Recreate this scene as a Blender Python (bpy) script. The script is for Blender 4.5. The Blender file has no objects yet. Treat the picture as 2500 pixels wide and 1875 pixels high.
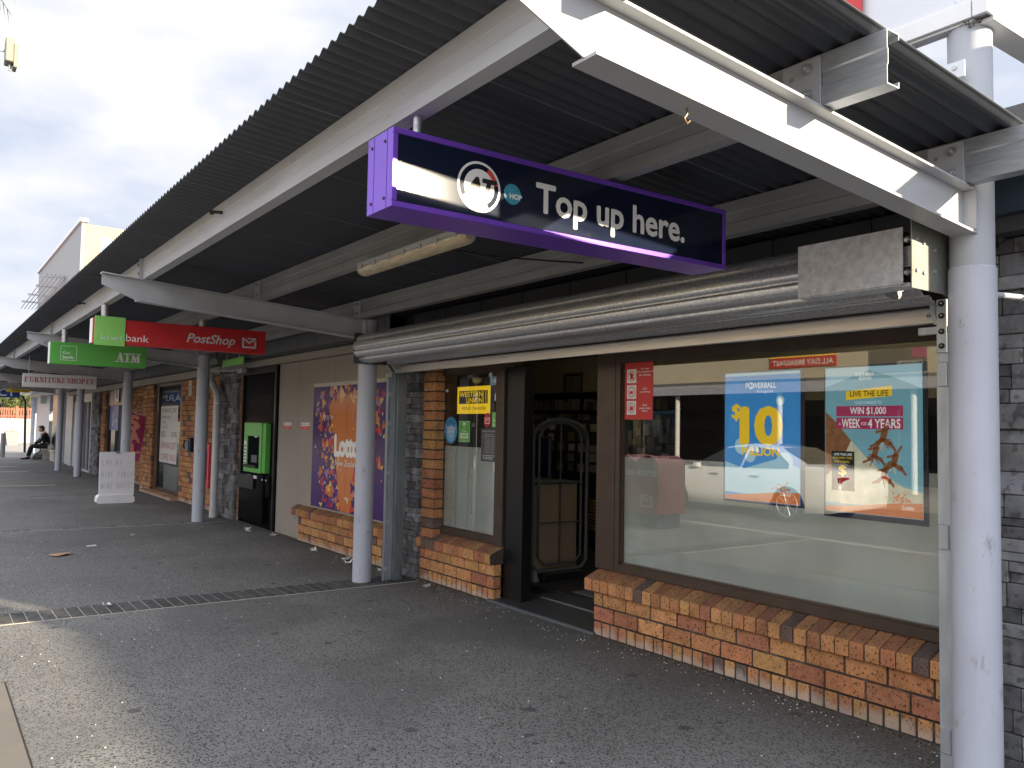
import bpy, math, random
from mathutils import Vector, Matrix
random.seed(7)
rad = math.radians
SC = bpy.context.scene
COL = SC.collection

# ------------------------------------------------------------ camera
cam_d = bpy.data.cameras.new("camera"); cam = bpy.data.objects.new("camera", cam_d); COL.objects.link(cam)
F_PX, YAW, PIT, ROL = 2014.56, 0.949160432, 0.0534337885, 0.0182015136
cy, sy = math.cos(YAW), math.sin(YAW)
fw = Vector((-sy * math.cos(PIT), cy * math.cos(PIT), math.sin(PIT)))
rt = Vector((cy, sy, 0)); up = rt.cross(fw)
c_, s_ = math.cos(ROL), math.sin(ROL)  # slight roll of the hand-held camera
r2 = c_ * rt + s_ * up; u2 = -s_ * rt + c_ * up
mw = Matrix((r2, u2, -fw)).transposed().to_4x4(); mw.translation = Vector((0, 0, 1.5))
cam.matrix_world = mw
cam_d.sensor_width = 36; cam_d.lens = 36 * F_PX / 2500; cam_d.clip_start = 0.05; cam_d.clip_end = 2000
SC.camera = cam

# ------------------------------------------------------------ view, sky, sun
SC.view_settings.view_transform = 'Standard'; SC.view_settings.look = 'None'
SC.view_settings.gamma = 1; SC.view_settings.exposure = 1.6
try: SC.view_settings.use_curve_mapping = False
except Exception: pass
SUN_AZ, SUN_EL = rad(26), rad(15.5)
sdir = Vector((math.cos(SUN_AZ) * math.cos(SUN_EL), math.sin(SUN_AZ) * math.cos(SUN_EL), math.sin(SUN_EL)))
sl = bpy.data.lights.new("sun", 'SUN'); sl.energy = 5.0; sl.angle = rad(0.9); sl.color = (1.0, 0.85, 0.62)
so = bpy.data.objects.new("sun", sl); COL.objects.link(so); so.rotation_euler = sdir.to_track_quat('Z', 'Y').to_euler()
so.location = (0, 0, 30)

W = bpy.data.worlds.new("World"); SC.world = W; W.use_nodes = True
nt = W.node_tree; N = nt.nodes; L = nt.links; N.clear()
def nd(tree, typ, **kw):
    n = tree.nodes.new(typ)
    for k, v in kw.items(): setattr(n, k, v)
    return n
out = nd(nt, 'ShaderNodeOutputWorld'); bg = nd(nt, 'ShaderNodeBackground'); bg.inputs[1].default_value = 0.05
sky = nd(nt, 'ShaderNodeTexSky', sky_type='NISHITA', sun_disc=False)
sky.sun_elevation = SUN_EL; sky.sun_rotation = rad(64); sky.dust_density = 1.5
tc = nd(nt, 'ShaderNodeTexCoord'); mp = nd(nt, 'ShaderNodeMapping'); mp.inputs['Scale'].default_value = (1.0, 1.0, 2.4)
mp.inputs['Rotation'].default_value = (0.2, 0.45, 0.3)
n1 = nd(nt, 'ShaderNodeTexNoise'); n1.inputs['Scale'].default_value = 4.6; n1.inputs['Detail'].default_value = 6; n1.inputs['Roughness'].default_value = 0.5
rp = nd(nt, 'ShaderNodeValToRGB'); rp.color_ramp.elements[0].position = 0.38; rp.color_ramp.elements[1].position = 0.58
mix = nd(nt, 'ShaderNodeMixRGB'); mix.inputs[1].default_value = (1, 1, 1, 1)
blu = nd(nt, 'ShaderNodeMixRGB'); blu.inputs[0].default_value = 0.93; blu.inputs[2].default_value = (4.85, 5.3, 6.35, 1)
mix.inputs[2].default_value = (6.7, 6.75, 7.0, 1)
# sky brightened high up and towards the street side, added to light the shop fronts
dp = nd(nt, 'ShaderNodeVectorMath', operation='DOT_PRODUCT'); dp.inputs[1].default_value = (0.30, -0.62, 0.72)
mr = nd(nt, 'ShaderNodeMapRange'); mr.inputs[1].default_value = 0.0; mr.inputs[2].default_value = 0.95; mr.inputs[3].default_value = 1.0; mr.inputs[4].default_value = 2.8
mul = nd(nt, 'ShaderNodeVectorMath', operation='SCALE')
L.new(tc.outputs['Generated'], mp.inputs[0]); L.new(mp.outputs[0], n1.inputs[0]); L.new(n1.outputs[0], rp.inputs[0]); L.new(rp.outputs[0], mix.inputs[0])
L.new(sky.outputs[0], blu.inputs[1]); L.new(blu.outputs[0], mix.inputs[1])
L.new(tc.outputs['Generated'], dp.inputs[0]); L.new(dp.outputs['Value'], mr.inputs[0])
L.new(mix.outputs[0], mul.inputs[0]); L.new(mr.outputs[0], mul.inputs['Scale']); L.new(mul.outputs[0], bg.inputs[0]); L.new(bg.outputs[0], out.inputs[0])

# ------------------------------------------------------------ materials
MATS = {}
def newmat(name):
    m = bpy.data.materials.new(name); m.use_nodes = True; m.node_tree.nodes.clear(); MATS[name] = m
    t = m.node_tree
    o = nd(t, 'ShaderNodeOutputMaterial'); p = nd(t, 'ShaderNodeBsdfPrincipled'); t.links.new(p.outputs[0], o.inputs[0])
    return m, t, p
def mat(name, col, rough=0.6, metal=0.0, var=0.12, vs=4.0, bump=0.0, bs=60.0, dirt=None, ds=3.0, dthr=0.58, spec=0.5, aniso=None, emit=0.0, coat=0.0):
    m, t, p = newmat(name)
    tcn = nd(t, 'ShaderNodeTexCoord'); mpn = nd(t, 'ShaderNodeMapping'); t.links.new(tcn.outputs['Object'], mpn.inputs[0])
    if aniso: mpn.inputs['Scale'].default_value = aniso
    nz = nd(t, 'ShaderNodeTexNoise'); nz.inputs['Scale'].default_value = vs; nz.inputs['Detail'].default_value = 6; t.links.new(mpn.outputs[0], nz.inputs[0])
    mrn = nd(t, 'ShaderNodeMapRange'); mrn.inputs[1].default_value = 0.3; mrn.inputs[2].default_value = 0.7
    mrn.inputs[3].default_value = 1 - var; mrn.inputs[4].default_value = 1 + var
    sc = nd(t, 'ShaderNodeVectorMath', operation='SCALE'); sc.inputs[0].default_value = col
    t.links.new(nz.outputs[0], mrn.inputs[0]); t.links.new(mrn.outputs[0], sc.inputs['Scale'])
    last = sc.outputs[0]
    if dirt:
        nz2 = nd(t, 'ShaderNodeTexNoise'); nz2.inputs['Scale'].default_value = ds; nz2.inputs['Detail'].default_value = 8; nz2.inputs['Roughness'].default_value = 0.7
        t.links.new(mpn.outputs[0], nz2.inputs[0])
        r = nd(t, 'ShaderNodeMapRange'); r.inputs[1].default_value = dthr; r.inputs[2].default_value = dthr + 0.12; t.links.new(nz2.outputs[0], r.inputs[0])
        mx = nd(t, 'ShaderNodeMixRGB'); mx.inputs[2].default_value = (*dirt, 1); t.links.new(r.outputs[0], mx.inputs[0]); t.links.new(last, mx.inputs[1]); last = mx.outputs[0]
    t.links.new(last, p.inputs['Base Color'])
    p.inputs['Roughness'].default_value = rough; p.inputs['Metallic'].default_value = metal
    p.inputs['Specular IOR Level'].default_value = spec
    if coat: p.inputs['Coat Weight'].default_value = coat; p.inputs['Coat Roughness'].default_value = 0.03
    if bump:
        nb = nd(t, 'ShaderNodeTexNoise'); nb.inputs['Scale'].default_value = bs; nb.inputs['Detail'].default_value = 4
        t.links.new(mpn.outputs[0], nb.inputs[0]); b = nd(t, 'ShaderNodeBump'); b.inputs['Strength'].default_value = bump; b.inputs['Distance'].default_value = 0.004
        t.links.new(nb.outputs[0], b.inputs['Height']); t.links.new(b.outputs[0], p.inputs['Normal'])
    if emit:
        p.inputs['Emission Color'].default_value = (*col, 1); p.inputs['Emission Strength'].default_value = emit
    return m
def tintmat(name, rough=0.85, bloom=False, fleck=(0.05, 0.03, 0.02), fs=45.0, fthr=0.60, famt=0.75, bump=0.5, bs=70, var=0.18):
    """colour comes from the per-brick / per-stone 'tint' attribute, with small dark flecks"""
    m, t, p = newmat(name)
    a = nd(t, 'ShaderNodeAttribute'); a.attribute_name = 'tint'
    tcn = nd(t, 'ShaderNodeTexCoord')
    nz = nd(t, 'ShaderNodeTexNoise'); nz.inputs['Scale'].default_value = 14; nz.inputs['Detail'].default_value = 5; t.links.new(tcn.outputs['Object'], nz.inputs[0])
    mrn = nd(t, 'ShaderNodeMapRange'); mrn.inputs[1].default_value = 0.3; mrn.inputs[2].default_value = 0.7; mrn.inputs[3].default_value = 1 - var; mrn.inputs[4].default_value = 1 + var
    sc = nd(t, 'ShaderNodeVectorMath', operation='SCALE'); t.links.new(a.outputs['Color'], sc.inputs[0]); t.links.new(nz.outputs[0], mrn.inputs[0]); t.links.new(mrn.outputs[0], sc.inputs['Scale'])
    n2_ = nd(t, 'ShaderNodeTexNoise'); n2_.inputs['Scale'].default_value = fs; n2_.inputs['Detail'].default_value = 3; t.links.new(tcn.outputs['Object'], n2_.inputs[0])
    r = nd(t, 'ShaderNodeMapRange'); r.inputs[1].default_value = fthr; r.inputs[2].default_value = fthr + 0.05; r.inputs[4].default_value = famt; t.links.new(n2_.outputs[0], r.inputs[0])
    mx = nd(t, 'ShaderNodeMixRGB'); mx.inputs[2].default_value = (*fleck, 1); t.links.new(r.outputs[0], mx.inputs[0]); t.links.new(sc.outputs[0], mx.inputs[1])
    last = mx.outputs[0]
    if bloom:   # salts and splash dirt on the lowest few centimetres of the wall, soot blotches above
        ge = nd(t, 'ShaderNodeNewGeometry'); sx = nd(t, 'ShaderNodeSeparateXYZ'); t.links.new(ge.outputs['Position'], sx.inputs[0])
        nb_ = nd(t, 'ShaderNodeTexNoise'); nb_.inputs['Scale'].default_value = 9; nb_.inputs['Detail'].default_value = 6; t.links.new(ge.outputs['Position'], nb_.inputs[0])
        ad = nd(t, 'ShaderNodeMath', operation='MULTIPLY_ADD'); ad.inputs[1].default_value = -.16; t.links.new(nb_.outputs[0], ad.inputs[0]); t.links.new(sx.outputs['Z'], ad.inputs[2])
        rz = nd(t, 'ShaderNodeMapRange'); rz.inputs[1].default_value = -.06; rz.inputs[2].default_value = -.01; rz.inputs[3].default_value = .62; rz.inputs[4].default_value = 0; t.links.new(ad.outputs[0], rz.inputs[0])
        m2_ = nd(t, 'ShaderNodeMixRGB'); m2_.inputs[2].default_value = (.46, .41, .36, 1); t.links.new(rz.outputs[0], m2_.inputs[0]); t.links.new(last, m2_.inputs[1])
        nc_ = nd(t, 'ShaderNodeTexNoise'); nc_.inputs['Scale'].default_value = 2.3; nc_.inputs['Detail'].default_value = 7; t.links.new(ge.outputs['Position'], nc_.inputs[0])
        r3 = nd(t, 'ShaderNodeMapRange'); r3.inputs[1].default_value = .48; r3.inputs[2].default_value = .68; r3.inputs[4].default_value = .5; t.links.new(nc_.outputs[0], r3.inputs[0])
        m3_ = nd(t, 'ShaderNodeMixRGB', blend_type='MULTIPLY'); m3_.inputs[2].default_value = (.62, .58, .55, 1); t.links.new(r3.outputs[0], m3_.inputs[0]); t.links.new(m2_.outputs[0], m3_.inputs[1]); last = m3_.outputs[0]
    t.links.new(last, p.inputs['Base Color']); p.inputs['Roughness'].default_value = rough; p.inputs['Specular IOR Level'].default_value = 0.3
    b = nd(t, 'ShaderNodeBump'); b.inputs['Strength'].default_value = bump; b.inputs['Distance'].default_value = 0.004
    n3_ = nd(t, 'ShaderNodeTexNoise'); n3_.inputs['Scale'].default_value = bs; n3_.inputs['Detail'].default_value = 5; t.links.new(tcn.outputs['Object'], n3_.inputs[0])
    t.links.new(n3_.outputs[0], b.inputs['Height']); t.links.new(b.outputs[0], p.inputs['Normal'])
    return m
def glassmat(name, tint=(0.9, 0.93, 0.93), boost=1.5, base=0.03, cap=.6):
    m = bpy.data.materials.new(name); m.use_nodes = True; t = m.node_tree; t.nodes.clear(); MATS[name] = m
    o = nd(t, 'ShaderNodeOutputMaterial'); tr = nd(t, 'ShaderNodeBsdfTransparent'); tr.inputs[0].default_value = (*tint, 1)
    gl = nd(t, 'ShaderNodeBsdfGlossy'); gl.inputs['Roughness'].default_value = 0.0
    fr = nd(t, 'ShaderNodeFresnel'); fr.inputs[0].default_value = 1.5
    mm = nd(t, 'ShaderNodeMath', operation='MULTIPLY_ADD', use_clamp=True); mm.inputs[1].default_value = boost; mm.inputs[2].default_value = base
    ms = nd(t, 'ShaderNodeMixShader'); t.links.new(fr.outputs[0], mm.inputs[0]); geo = nd(t, 'ShaderNodeNewGeometry'); sb = nd(t, 'ShaderNodeMath', operation='SUBTRACT'); sb.inputs[0].default_value = 1; t.links.new(geo.outputs['Backfacing'], sb.inputs[1]); m3 = nd(t, 'ShaderNodeMath', operation='MULTIPLY'); mn = nd(t, 'ShaderNodeMath', operation='MINIMUM'); mn.inputs[1].default_value = cap; t.links.new(mm.outputs[0], mn.inputs[0]); t.links.new(mn.outputs[0], m3.inputs[0]); t.links.new(sb.outputs[0], m3.inputs[1]); t.links.new(m3.outputs[0], ms.inputs[0])
    t.links.new(tr.outputs[0], ms.inputs[1]); t.links.new(gl.outputs[0], ms.inputs[2]); t.links.new(ms.outputs[0], o.inputs[0])
    return m

# ------------------------------------------------------------ mesh builder
class MB:
    def __init__(s): s.v = []; s.f = []; s.mi = []; s.c = []; s.sm = []
    def add(s, vs, fs, mi=0, col=(1, 1, 1), sm=False):
        o = len(s.v); s.v += [tuple(p) for p in vs]
        for f in fs: s.f.append(tuple(i + o for i in f)); s.mi.append(mi); s.c.append(col); s.sm.append(sm)
        return s
    def box(s, x0, x1, y0, y1, z0, z1, mi=0, col=(1, 1, 1), ch=0.0):
        x0, x1 = min(x0, x1), max(x0, x1); y0, y1 = min(y0, y1), max(y0, y1); z0, z1 = min(z0, z1), max(z0, z1)
        if ch <= 0:
            vs = [(x, y, z) for z in (z0, z1) for y in (y0, y1) for x in (x0, x1)]
            return s.add(vs, [(0, 2, 3, 1), (4, 5, 7, 6), (0, 1, 5, 4), (2, 6, 7, 3), (0, 4, 6, 2), (1, 3, 7, 5)], mi, col)
        c = min(ch, (x1 - x0) * .45, (y1 - y0) * .45, (z1 - z0) * .45)
        vs = []; idx = {}
        for ix, X in enumerate((x0, x1)):
            for iy, Y in enumerate((y0, y1)):
                for iz, Z in enumerate((z0, z1)):
                    sx, sy_, sz = (1 - 2 * ix), (1 - 2 * iy), (1 - 2 * iz)
                    for k, d in enumerate(((0, sy_ * c, sz * c), (sx * c, 0, sz * c), (sx * c, sy_ * c, 0))):
                        idx[(ix, iy, iz, k)] = len(vs); vs.append((X + d[0], Y + d[1], Z + d[2]))
        g = lambda a, b, c_, k: idx[(a, b, c_, k)]
        fs = []
        for a in (0, 1):
            q = [g(a, 0, 0, 0), g(a, 1, 0, 0), g(a, 1, 1, 0), g(a, 0, 1, 0)]; fs.append(q if a else q[::-1])
            q = [g(0, a, 0, 1), g(0, a, 1, 1), g(1, a, 1, 1), g(1, a, 0, 1)]; fs.append(q if a else q[::-1])
            q = [g(0, 0, a, 2), g(1, 0, a, 2), g(1, 1, a, 2), g(0, 1, a, 2)]; fs.append(q if a else q[::-1])
        for a in (0, 1):
            for b in (0, 1):
                fs.append([g(a, b, 0, 0), g(a, b, 1, 0), g(a, b, 1, 1), g(a, b, 0, 1)])
                fs.append([g(a, 0, b, 0), g(a, 1, b, 0), g(a, 1, b, 2), g(a, 0, b, 2)])
                fs.append([g(0, a, b, 1), g(1, a, b, 1), g(1, a, b, 2), g(0, a, b, 2)])
        for a in (0, 1):
            for b in (0, 1):
                for d in (0, 1): fs.append([g(a, b, d, 0), g(a, b, d, 1), g(a, b, d, 2)])
        cen = Vector(((x0 + x1) / 2, (y0 + y1) / 2, (z0 + z1) / 2)); out_ = []
        for f in fs:
            P = [Vector(vs[i]) for i in f]; n = (P[1] - P[0]).cross(P[2] - P[0]); m_ = sum(P, Vector()) / len(P)
            out_.append(f if n.dot(m_ - cen) >= 0 else f[::-1])
        return s.add(vs, out_, mi, col)
    def hexa(s, pts, mi=0, col=(1, 1, 1)):
        """8 points: bottom ring 4 then top ring 4"""
        cen = sum((Vector(p) for p in pts), Vector()) / 8; fs = []
        for f in [(0, 1, 2, 3), (4, 5, 6, 7), (0, 1, 5, 4), (1, 2, 6, 5), (2, 3, 7, 6), (3, 0, 4, 7)]:
            P = [Vector(pts[i]) for i in f]; n = (P[1] - P[0]).cross(P[2] - P[0]); m_ = sum(P, Vector()) / 4
            fs.append(f if n.dot(m_ - cen) >= 0 else f[::-1])
        return s.add(pts, fs, mi, col)
    def extrude(s, poly, mapf, d0, d1, mi=0, col=(1, 1, 1), sm=False):
        """poly of (u,v); mapf(u,v,d)->xyz"""
        n = len(poly)
        vs = [mapf(u, v, d0) for u, v in poly] + [mapf(u, v, d1) for u, v in poly]
        s.add(vs, [tuple(range(n))[::-1], tuple(range(n, 2 * n))], mi, col)
        s.add(vs, [(i, (i + 1) % n, (i + 1) % n + n, i + n) for i in range(n)], mi, col, sm)
        return s
    def cyl(s, p0, p1, r0, r1=None, n=16, mi=0, col=(1, 1, 1), cap=True, sm=True):
        r1 = r0 if r1 is None else r1
        p0 = Vector(p0); p1 = Vector(p1); d = (p1 - p0).normalized()
        a = d.orthogonal().normalized(); b = d.cross(a)
        ring = lambda p, r: [tuple(p + r * (math.cos(2 * math.pi * i / n) * a + math.sin(2 * math.pi * i / n) * b)) for i in range(n)]
        s.add(ring(p0, r0) + ring(p1, r1), [(i, (i + 1) % n, (i + 1) % n + n, i + n) for i in range(n)], mi, col, sm)
        if cap:
            s.add(ring(p0, r0), [tuple(range(n))[::-1]], mi, col); s.add(ring(p1, r1), [tuple(range(n))], mi, col)
        return s
    def tube(s, pts, r, n=10, mi=0, col=(1, 1, 1)):
        P = [Vector(p) for p in pts]; rs = r if isinstance(r, (list, tuple)) else [r] * len(P)
        vs = []; a = None
        for i, p in enumerate(P):
            d = ((P[min(i + 1, len(P) - 1)] - P[max(i - 1, 0)])).normalized()
            a = d.orthogonal().normalized() if a is None else (a - a.dot(d) * d).normalized()
            b = d.cross(a)
            vs += [tuple(p + rs[i] * (math.cos(2 * math.pi * k / n) * a + math.sin(2 * math.pi * k / n) * b)) for k in range(n)]
        fs = [(j * n + k, j * n + (k + 1) % n, (j + 1) * n + (k + 1) % n, (j + 1) * n + k) for j in range(len(P) - 1) for k in range(n)]
        s.add(vs, fs, mi, col, True)
        s.add(vs[:n], [tuple(range(n))[::-1]], mi, col); s.add(vs[-n:], [tuple(range(n))], mi, col)
        return s
    def ball(s, c, r, mi=0, col=(1, 1, 1), n=12, m=8):
        rx, ry, rz = r if isinstance(r, (list, tuple)) else (r, r, r)
        vs = [(c[0], c[1], c[2] - rz)]
        for j in range(1, m):
            t = -math.pi / 2 + math.pi * j / m
            vs += [(c[0] + rx * math.cos(t) * math.cos(2 * math.pi * i / n), c[1] + ry * math.cos(t) * math.sin(2 * math.pi * i / n), c[2] + rz * math.sin(t)) for i in range(n)]
        vs.append((c[0], c[1], c[2] + rz)); fs = []
        for i in range(n):
            fs.append((0, 1 + (i + 1) % n, 1 + i))
            for j in range(m - 2): fs.append((1 + j * n + i, 1 + j * n + (i + 1) % n, 1 + (j + 1) * n + (i + 1) % n, 1 + (j + 1) * n + i))
            fs.append((1 + (m - 2) * n + i, 1 + (m - 2) * n + (i + 1) % n, len(vs) - 1))
        return s.add(vs, fs, mi, col, True)
    def build(s, name, mats, parent=None, base=None):
        me = bpy.data.meshes.new(name)
        if parent is not None: off = abs_loc(parent)
        elif base is not None: off = Vector(base)
        else:
            xs = [p[0] for p in s.v]; ys = [p[1] for p in s.v]; zs = [p[2] for p in s.v]
            off = Vector(((min(xs) + max(xs)) / 2, (min(ys) + max(ys)) / 2, min(zs)))
        me.from_pydata([(p[0] - off.x, p[1] - off.y, p[2] - off.z) for p in s.v], [], s.f)
        if not isinstance(mats, (list, tuple)): mats = [mats]
        for m in mats: me.materials.append(MATS[m] if isinstance(m, str) else m)
        me.polygons.foreach_set('material_index', s.mi); me.polygons.foreach_set('use_smooth', s.sm)
        if any(c != (1, 1, 1) for c in s.c):
            at = me.color_attributes.new('tint', 'FLOAT_COLOR', 'CORNER'); buf = []
            for f, c in zip(s.f, s.c): buf += [c[0], c[1], c[2], 1.0] * len(f)
            at.data.foreach_set('color', buf)
        me.update()
        o = bpy.data.objects.new(name, me); COL.objects.link(o)
        if parent is not None: o.parent = parent
        else: o.location = off
        return o
def abs_loc(o):
    v = Vector(o.location)
    while o.parent is not None: o = o.parent; v += Vector(o.location)
    return v
def tag(o, label=None, cat=None, group=None, kind=None):
    if label: o['label'] = label
    if cat: o['category'] = cat
    if group: o['group'] = group
    if kind: o['kind'] = kind
    return o
def thing(name, label, cat, loc, group=None):
    o = bpy.data.objects.new(name, None); COL.objects.link(o); o.location = loc; o.empty_display_size = 0.2
    return tag(o, label, cat, group)
def copy_tree(o, parent=None):
    c = o.copy(); COL.objects.link(c); c.parent = parent
    for ch in [x for x in bpy.data.objects if x.parent == o]: copy_tree(ch, c)
    return c

# ------------------------------------------------------------ flat frames, lettering, marks
class Fr:
    """origin + axes: u right, v up, n towards the viewer"""
    def __init__(s, o, u, v, n): s.o = Vector(o); s.u = Vector(u); s.v = Vector(v); s.n = Vector(n)
    def __call__(s, u, v, d=0.0): return tuple(s.o + s.u * u + s.v * v + s.n * d)
def wallfr(x, y, z): return Fr((x, y, z), (1, 0, 0), (0, 0, 1), (0, -1, 0))   # faces the footpath
def signfr(x, y, z): return Fr((x, y, z), (0, 1, 0), (0, 0, 1), (1, 0, 0))    # faces along the row
def rect(mb, fr, u0, u1, v0, v1, d0=0.0, d1=0.001, mi=0, col=(1, 1, 1)):
    return mb.extrude([(u0, v0), (u1, v0), (u1, v1), (u0, v1)], fr, d0, d1, mi, col)
def disc(mb, fr, cu, cv, ru, rv=None, d0=0.0, d1=0.001, n=40, mi=0, a0=0.0, a1=2 * math.pi, rin=0.0, col=(1, 1, 1)):
    rv = ru if rv is None else rv
    if rin <= 0:
        return mb.extrude([(cu + ru * math.cos(a0 + (a1 - a0) * i / n), cv + rv * math.sin(a0 + (a1 - a0) * i / n)) for i in range(n)], fr, d0, d1, mi, col)
    for i in range(n):
        a, b = a0 + (a1 - a0) * i / n, a0 + (a1 - a0) * (i + 1) / n
        q = [(cu + ru * math.cos(a), cv + rv * math.sin(a)), (cu + ru * math.cos(b), cv + rv * math.sin(b)), (cu + ru * rin * math.cos(b), cv + rv * rin * math.sin(b)), (cu + ru * rin * math.cos(a), cv + rv * rin * math.sin(a))]
        mb.add([fr(u, v, d1) for u, v in q], [(0, 1, 2, 3)], mi, col)
    return mb
def stroke(mb, fr, pts, w, d0=0.0, d1=0.001, mi=0, col=(1, 1, 1)):
    for i in range(len(pts) - 1):
        (a, b), (c, d) = pts[i], pts[i + 1]; l = math.hypot(c - a, d - b) or 1e-6; tx, ty = (c - a) / l, (d - b) / l; nx, ny = -ty * w / 2, tx * w / 2
        e = w * 0.3
        q = [(a - tx * e - nx, b - ty * e - ny), (c + tx * e - nx, d + ty * e - ny), (c + tx * e + nx, d + ty * e + ny), (a - tx * e + nx, b - ty * e + ny)]
        mb.extrude(q, fr, d0, d1 + 0.00007 * (i % 3), mi, col)
    return mb
def text(mb, fr, s, u0, u1, v0, v1, bold=0.0, shear=0.0, d0=0.0, d1=0.001, mi=0, col=(1, 1, 1), spacing=1.0, keep=False):
    """lettering stretched to the box u0..u1, v0..v1 (v0 = lowest ink)"""
    cu = bpy.data.curves.new('t', 'FONT'); cu.body = s; cu.resolution_u = 3;  cu.shear = shear; cu.space_character = spacing; cu.fill_mode = 'NONE' if False else 'BOTH'
    ob = bpy.data.objects.new('t', cu); COL.objects.link(ob)
    dg = bpy.context.evaluated_depsgraph_get(); ev = ob.evaluated_get(dg); me = ev.to_mesh()
    V = [tuple(v.co) for v in me.vertices]; Fs = [tuple(p.vertices) for p in me.polygons]
    ev.to_mesh_clear(); bpy.data.objects.remove(ob); bpy.data.curves.remove(cu)
    if not V: return mb
    xa, xb = min(p[0] for p in V), max(p[0] for p in V); ya, yb = min(p[1] for p in V), max(p[1] for p in V)
    sx = (u1 - u0) / (xb - xa); sy_ = (v1 - v0) / (yb - ya)
    if keep: sx = sy_ = min(sx, sy_)
    h = (yb - ya); off = [(0, 0)] if bold <= 0.012 else [(0, 0)] + [(math.cos(k * math.pi / 4), math.sin(k * math.pi / 4)) for k in range(8)]
    for k, (a, b) in enumerate(off):
        mb.add([fr(u0 + (p[0] - xa + a * bold * .6) * sx, v0 + (p[1] - ya + b * bold * .6) * sy_, d1 - k * 2.5e-5) for p in V], Fs, mi, col)
    return mb
SERIF = {  # thick / thin strokes on a 0..1 box, with foot and head serifs
 'F': [('T', .2, 0, .2, 1), ('t', .2, 1, .85, 1), ('t', .2, .52, .65, .52), ('s', .2, 0), ('v', .85, .88, 1), ('v', .65, .44, .6)],
 'U': [('T', .2, .3, .2, 1), ('t', .8, .3, .8, 1), ('arcb', .5, .3, .3), ('s', .2, 1), ('s', .8, 1)],
 'R': [('T', .2, 0, .2, 1), ('bowl', .2, .52, 1), ('T', .45, .5, .9, 0), ('s', .2, 0), ('s', .9, 0)],
 'N': [('t', .18, 0, .18, 1), ('T', .18, 1, .82, 0), ('t', .82, 0, .82, 1), ('s', .18, 0), ('s', .82, 1), ('s', .14, 1)],
 'I': [('T', .5, 0, .5, 1), ('s', .5, 0), ('s', .5, 1)],
 'T': [('T', .5, 0, .5, 1), ('t', .05, 1, .95, 1), ('s', .5, 0), ('v', .05, .85, 1), ('v', .95, .85, 1)],
 'E': [('T', .2, 0, .2, 1), ('t', .2, 1, .85, 1), ('t', .2, .52, .68, .52), ('t', .2, 0, .88, 0), ('v', .85, .88, 1), ('v', .88, 0, .14), ('v', .68, .44, .6)],
 'S': [('ess',)],
 'H': [('T', .18, 0, .18, 1), ('T', .82, 0, .82, 1), ('t', .18, .52, .82, .52), ('s', .18, 0), ('s', .82, 0), ('s', .18, 1), ('s', .82, 1)],
 'O': [('oh',)],
 'P': [('T', .2, 0, .2, 1), ('bowl', .2, .46, 1), ('s', .2, 0)],
 'A': [('t', .12, 0, .5, 1), ('T', .5, 1, .88, 0), ('t', .25, .35, .72, .35), ('s', .12, 0), ('s', .88, 0)],
 'M': [('t', .12, 0, .14, 1), ('T', .14, 1, .5, .12), ('t', .5, .12, .86, 1), ('T', .87, 1, .88, 0), ('s', .12, 0), ('s', .88, 0), ('s', .1, 1), ('s', .9, 1)]}
def seriftext(mb, fr, s, u0, u1, v0, v1, T=.17, t=.07, mi=0, d1=0.001):
    wts = {'I': .5, 'M': 1.25, 'O': 1.1}; tot = sum(wts.get(c, 1) for c in s); u = u0; H = v1 - v0
    for c in s:
        w = (u1 - u0) * wts.get(c, 1) / tot; pad = w * .07; A = lambda a: u + pad + a * (w - 2 * pad); B = lambda b: v0 + b * H
        TT, tt = T * H, t * H
        for e in SERIF[c]:
            if e[0] in 'Tt': stroke(mb, fr, [(A(e[1]), B(e[2])), (A(e[3]), B(e[4]))], TT if e[0] == 'T' else tt, d1=d1, mi=mi)
            elif e[0] == 's':
                cx = A(e[1]); hw = TT * 1.05; stroke(mb, fr, [(cx - hw, B(e[2])), (cx + hw, B(e[2]))], tt, d1=d1, mi=mi)
            elif e[0] == 'v': stroke(mb, fr, [(A(e[1]), B(e[2])), (A(e[1]), B(e[3]))], tt, d1=d1, mi=mi)
            elif e[0] == 'arcb': stroke(mb, fr, [(A(.5 - .3 * math.cos(k * math.pi / 8)), B(.3 - .3 * math.sin(k * math.pi / 8))) for k in range(9)], (TT + tt) / 2, d1=d1, mi=mi)
            elif e[0] == 'bowl':
                c0, c1 = e[2], e[3]; m_ = (c0 + c1) / 2; h = (c1 - c0) / 2
                stroke(mb, fr, [(A(.2), B(c1))] + [(A(.5 + .3 * math.sin(k * math.pi / 8)), B(m_ + h * math.cos(k * math.pi / 8))) for k in range(9)] + [(A(.2), B(c0))], TT * .62, d1=d1, mi=mi)
            elif e[0] == 'oh':
                for k in range(20):
                    a, b = 2 * math.pi * k / 20, 2 * math.pi * (k + 1) / 20; ww = tt + (TT - tt) * abs(math.cos((a + b) / 2))
                    stroke(mb, fr, [(A(.5 + .4 * math.cos(a)), B(.5 + .5 * math.sin(a))), (A(.5 + .4 * math.cos(b)), B(.5 + .5 * math.sin(b)))], ww, d1=d1, mi=mi)
            elif e[0] == 'ess':
                P = [(.8, .78), (.75, .95), (.5, 1), (.25, .93), (.2, .75), (.35, .6), (.65, .42), (.82, .25), (.75, .07), (.5, 0), (.25, .05), (.18, .25)]
                for k in range(len(P) - 1): stroke(mb, fr, [(A(P[k][0]), B(P[k][1])), (A(P[k + 1][0]), B(P[k + 1][1]))], TT if 3 < k < 7 else TT * .5, d1=d1, mi=mi)
        u += w
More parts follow.
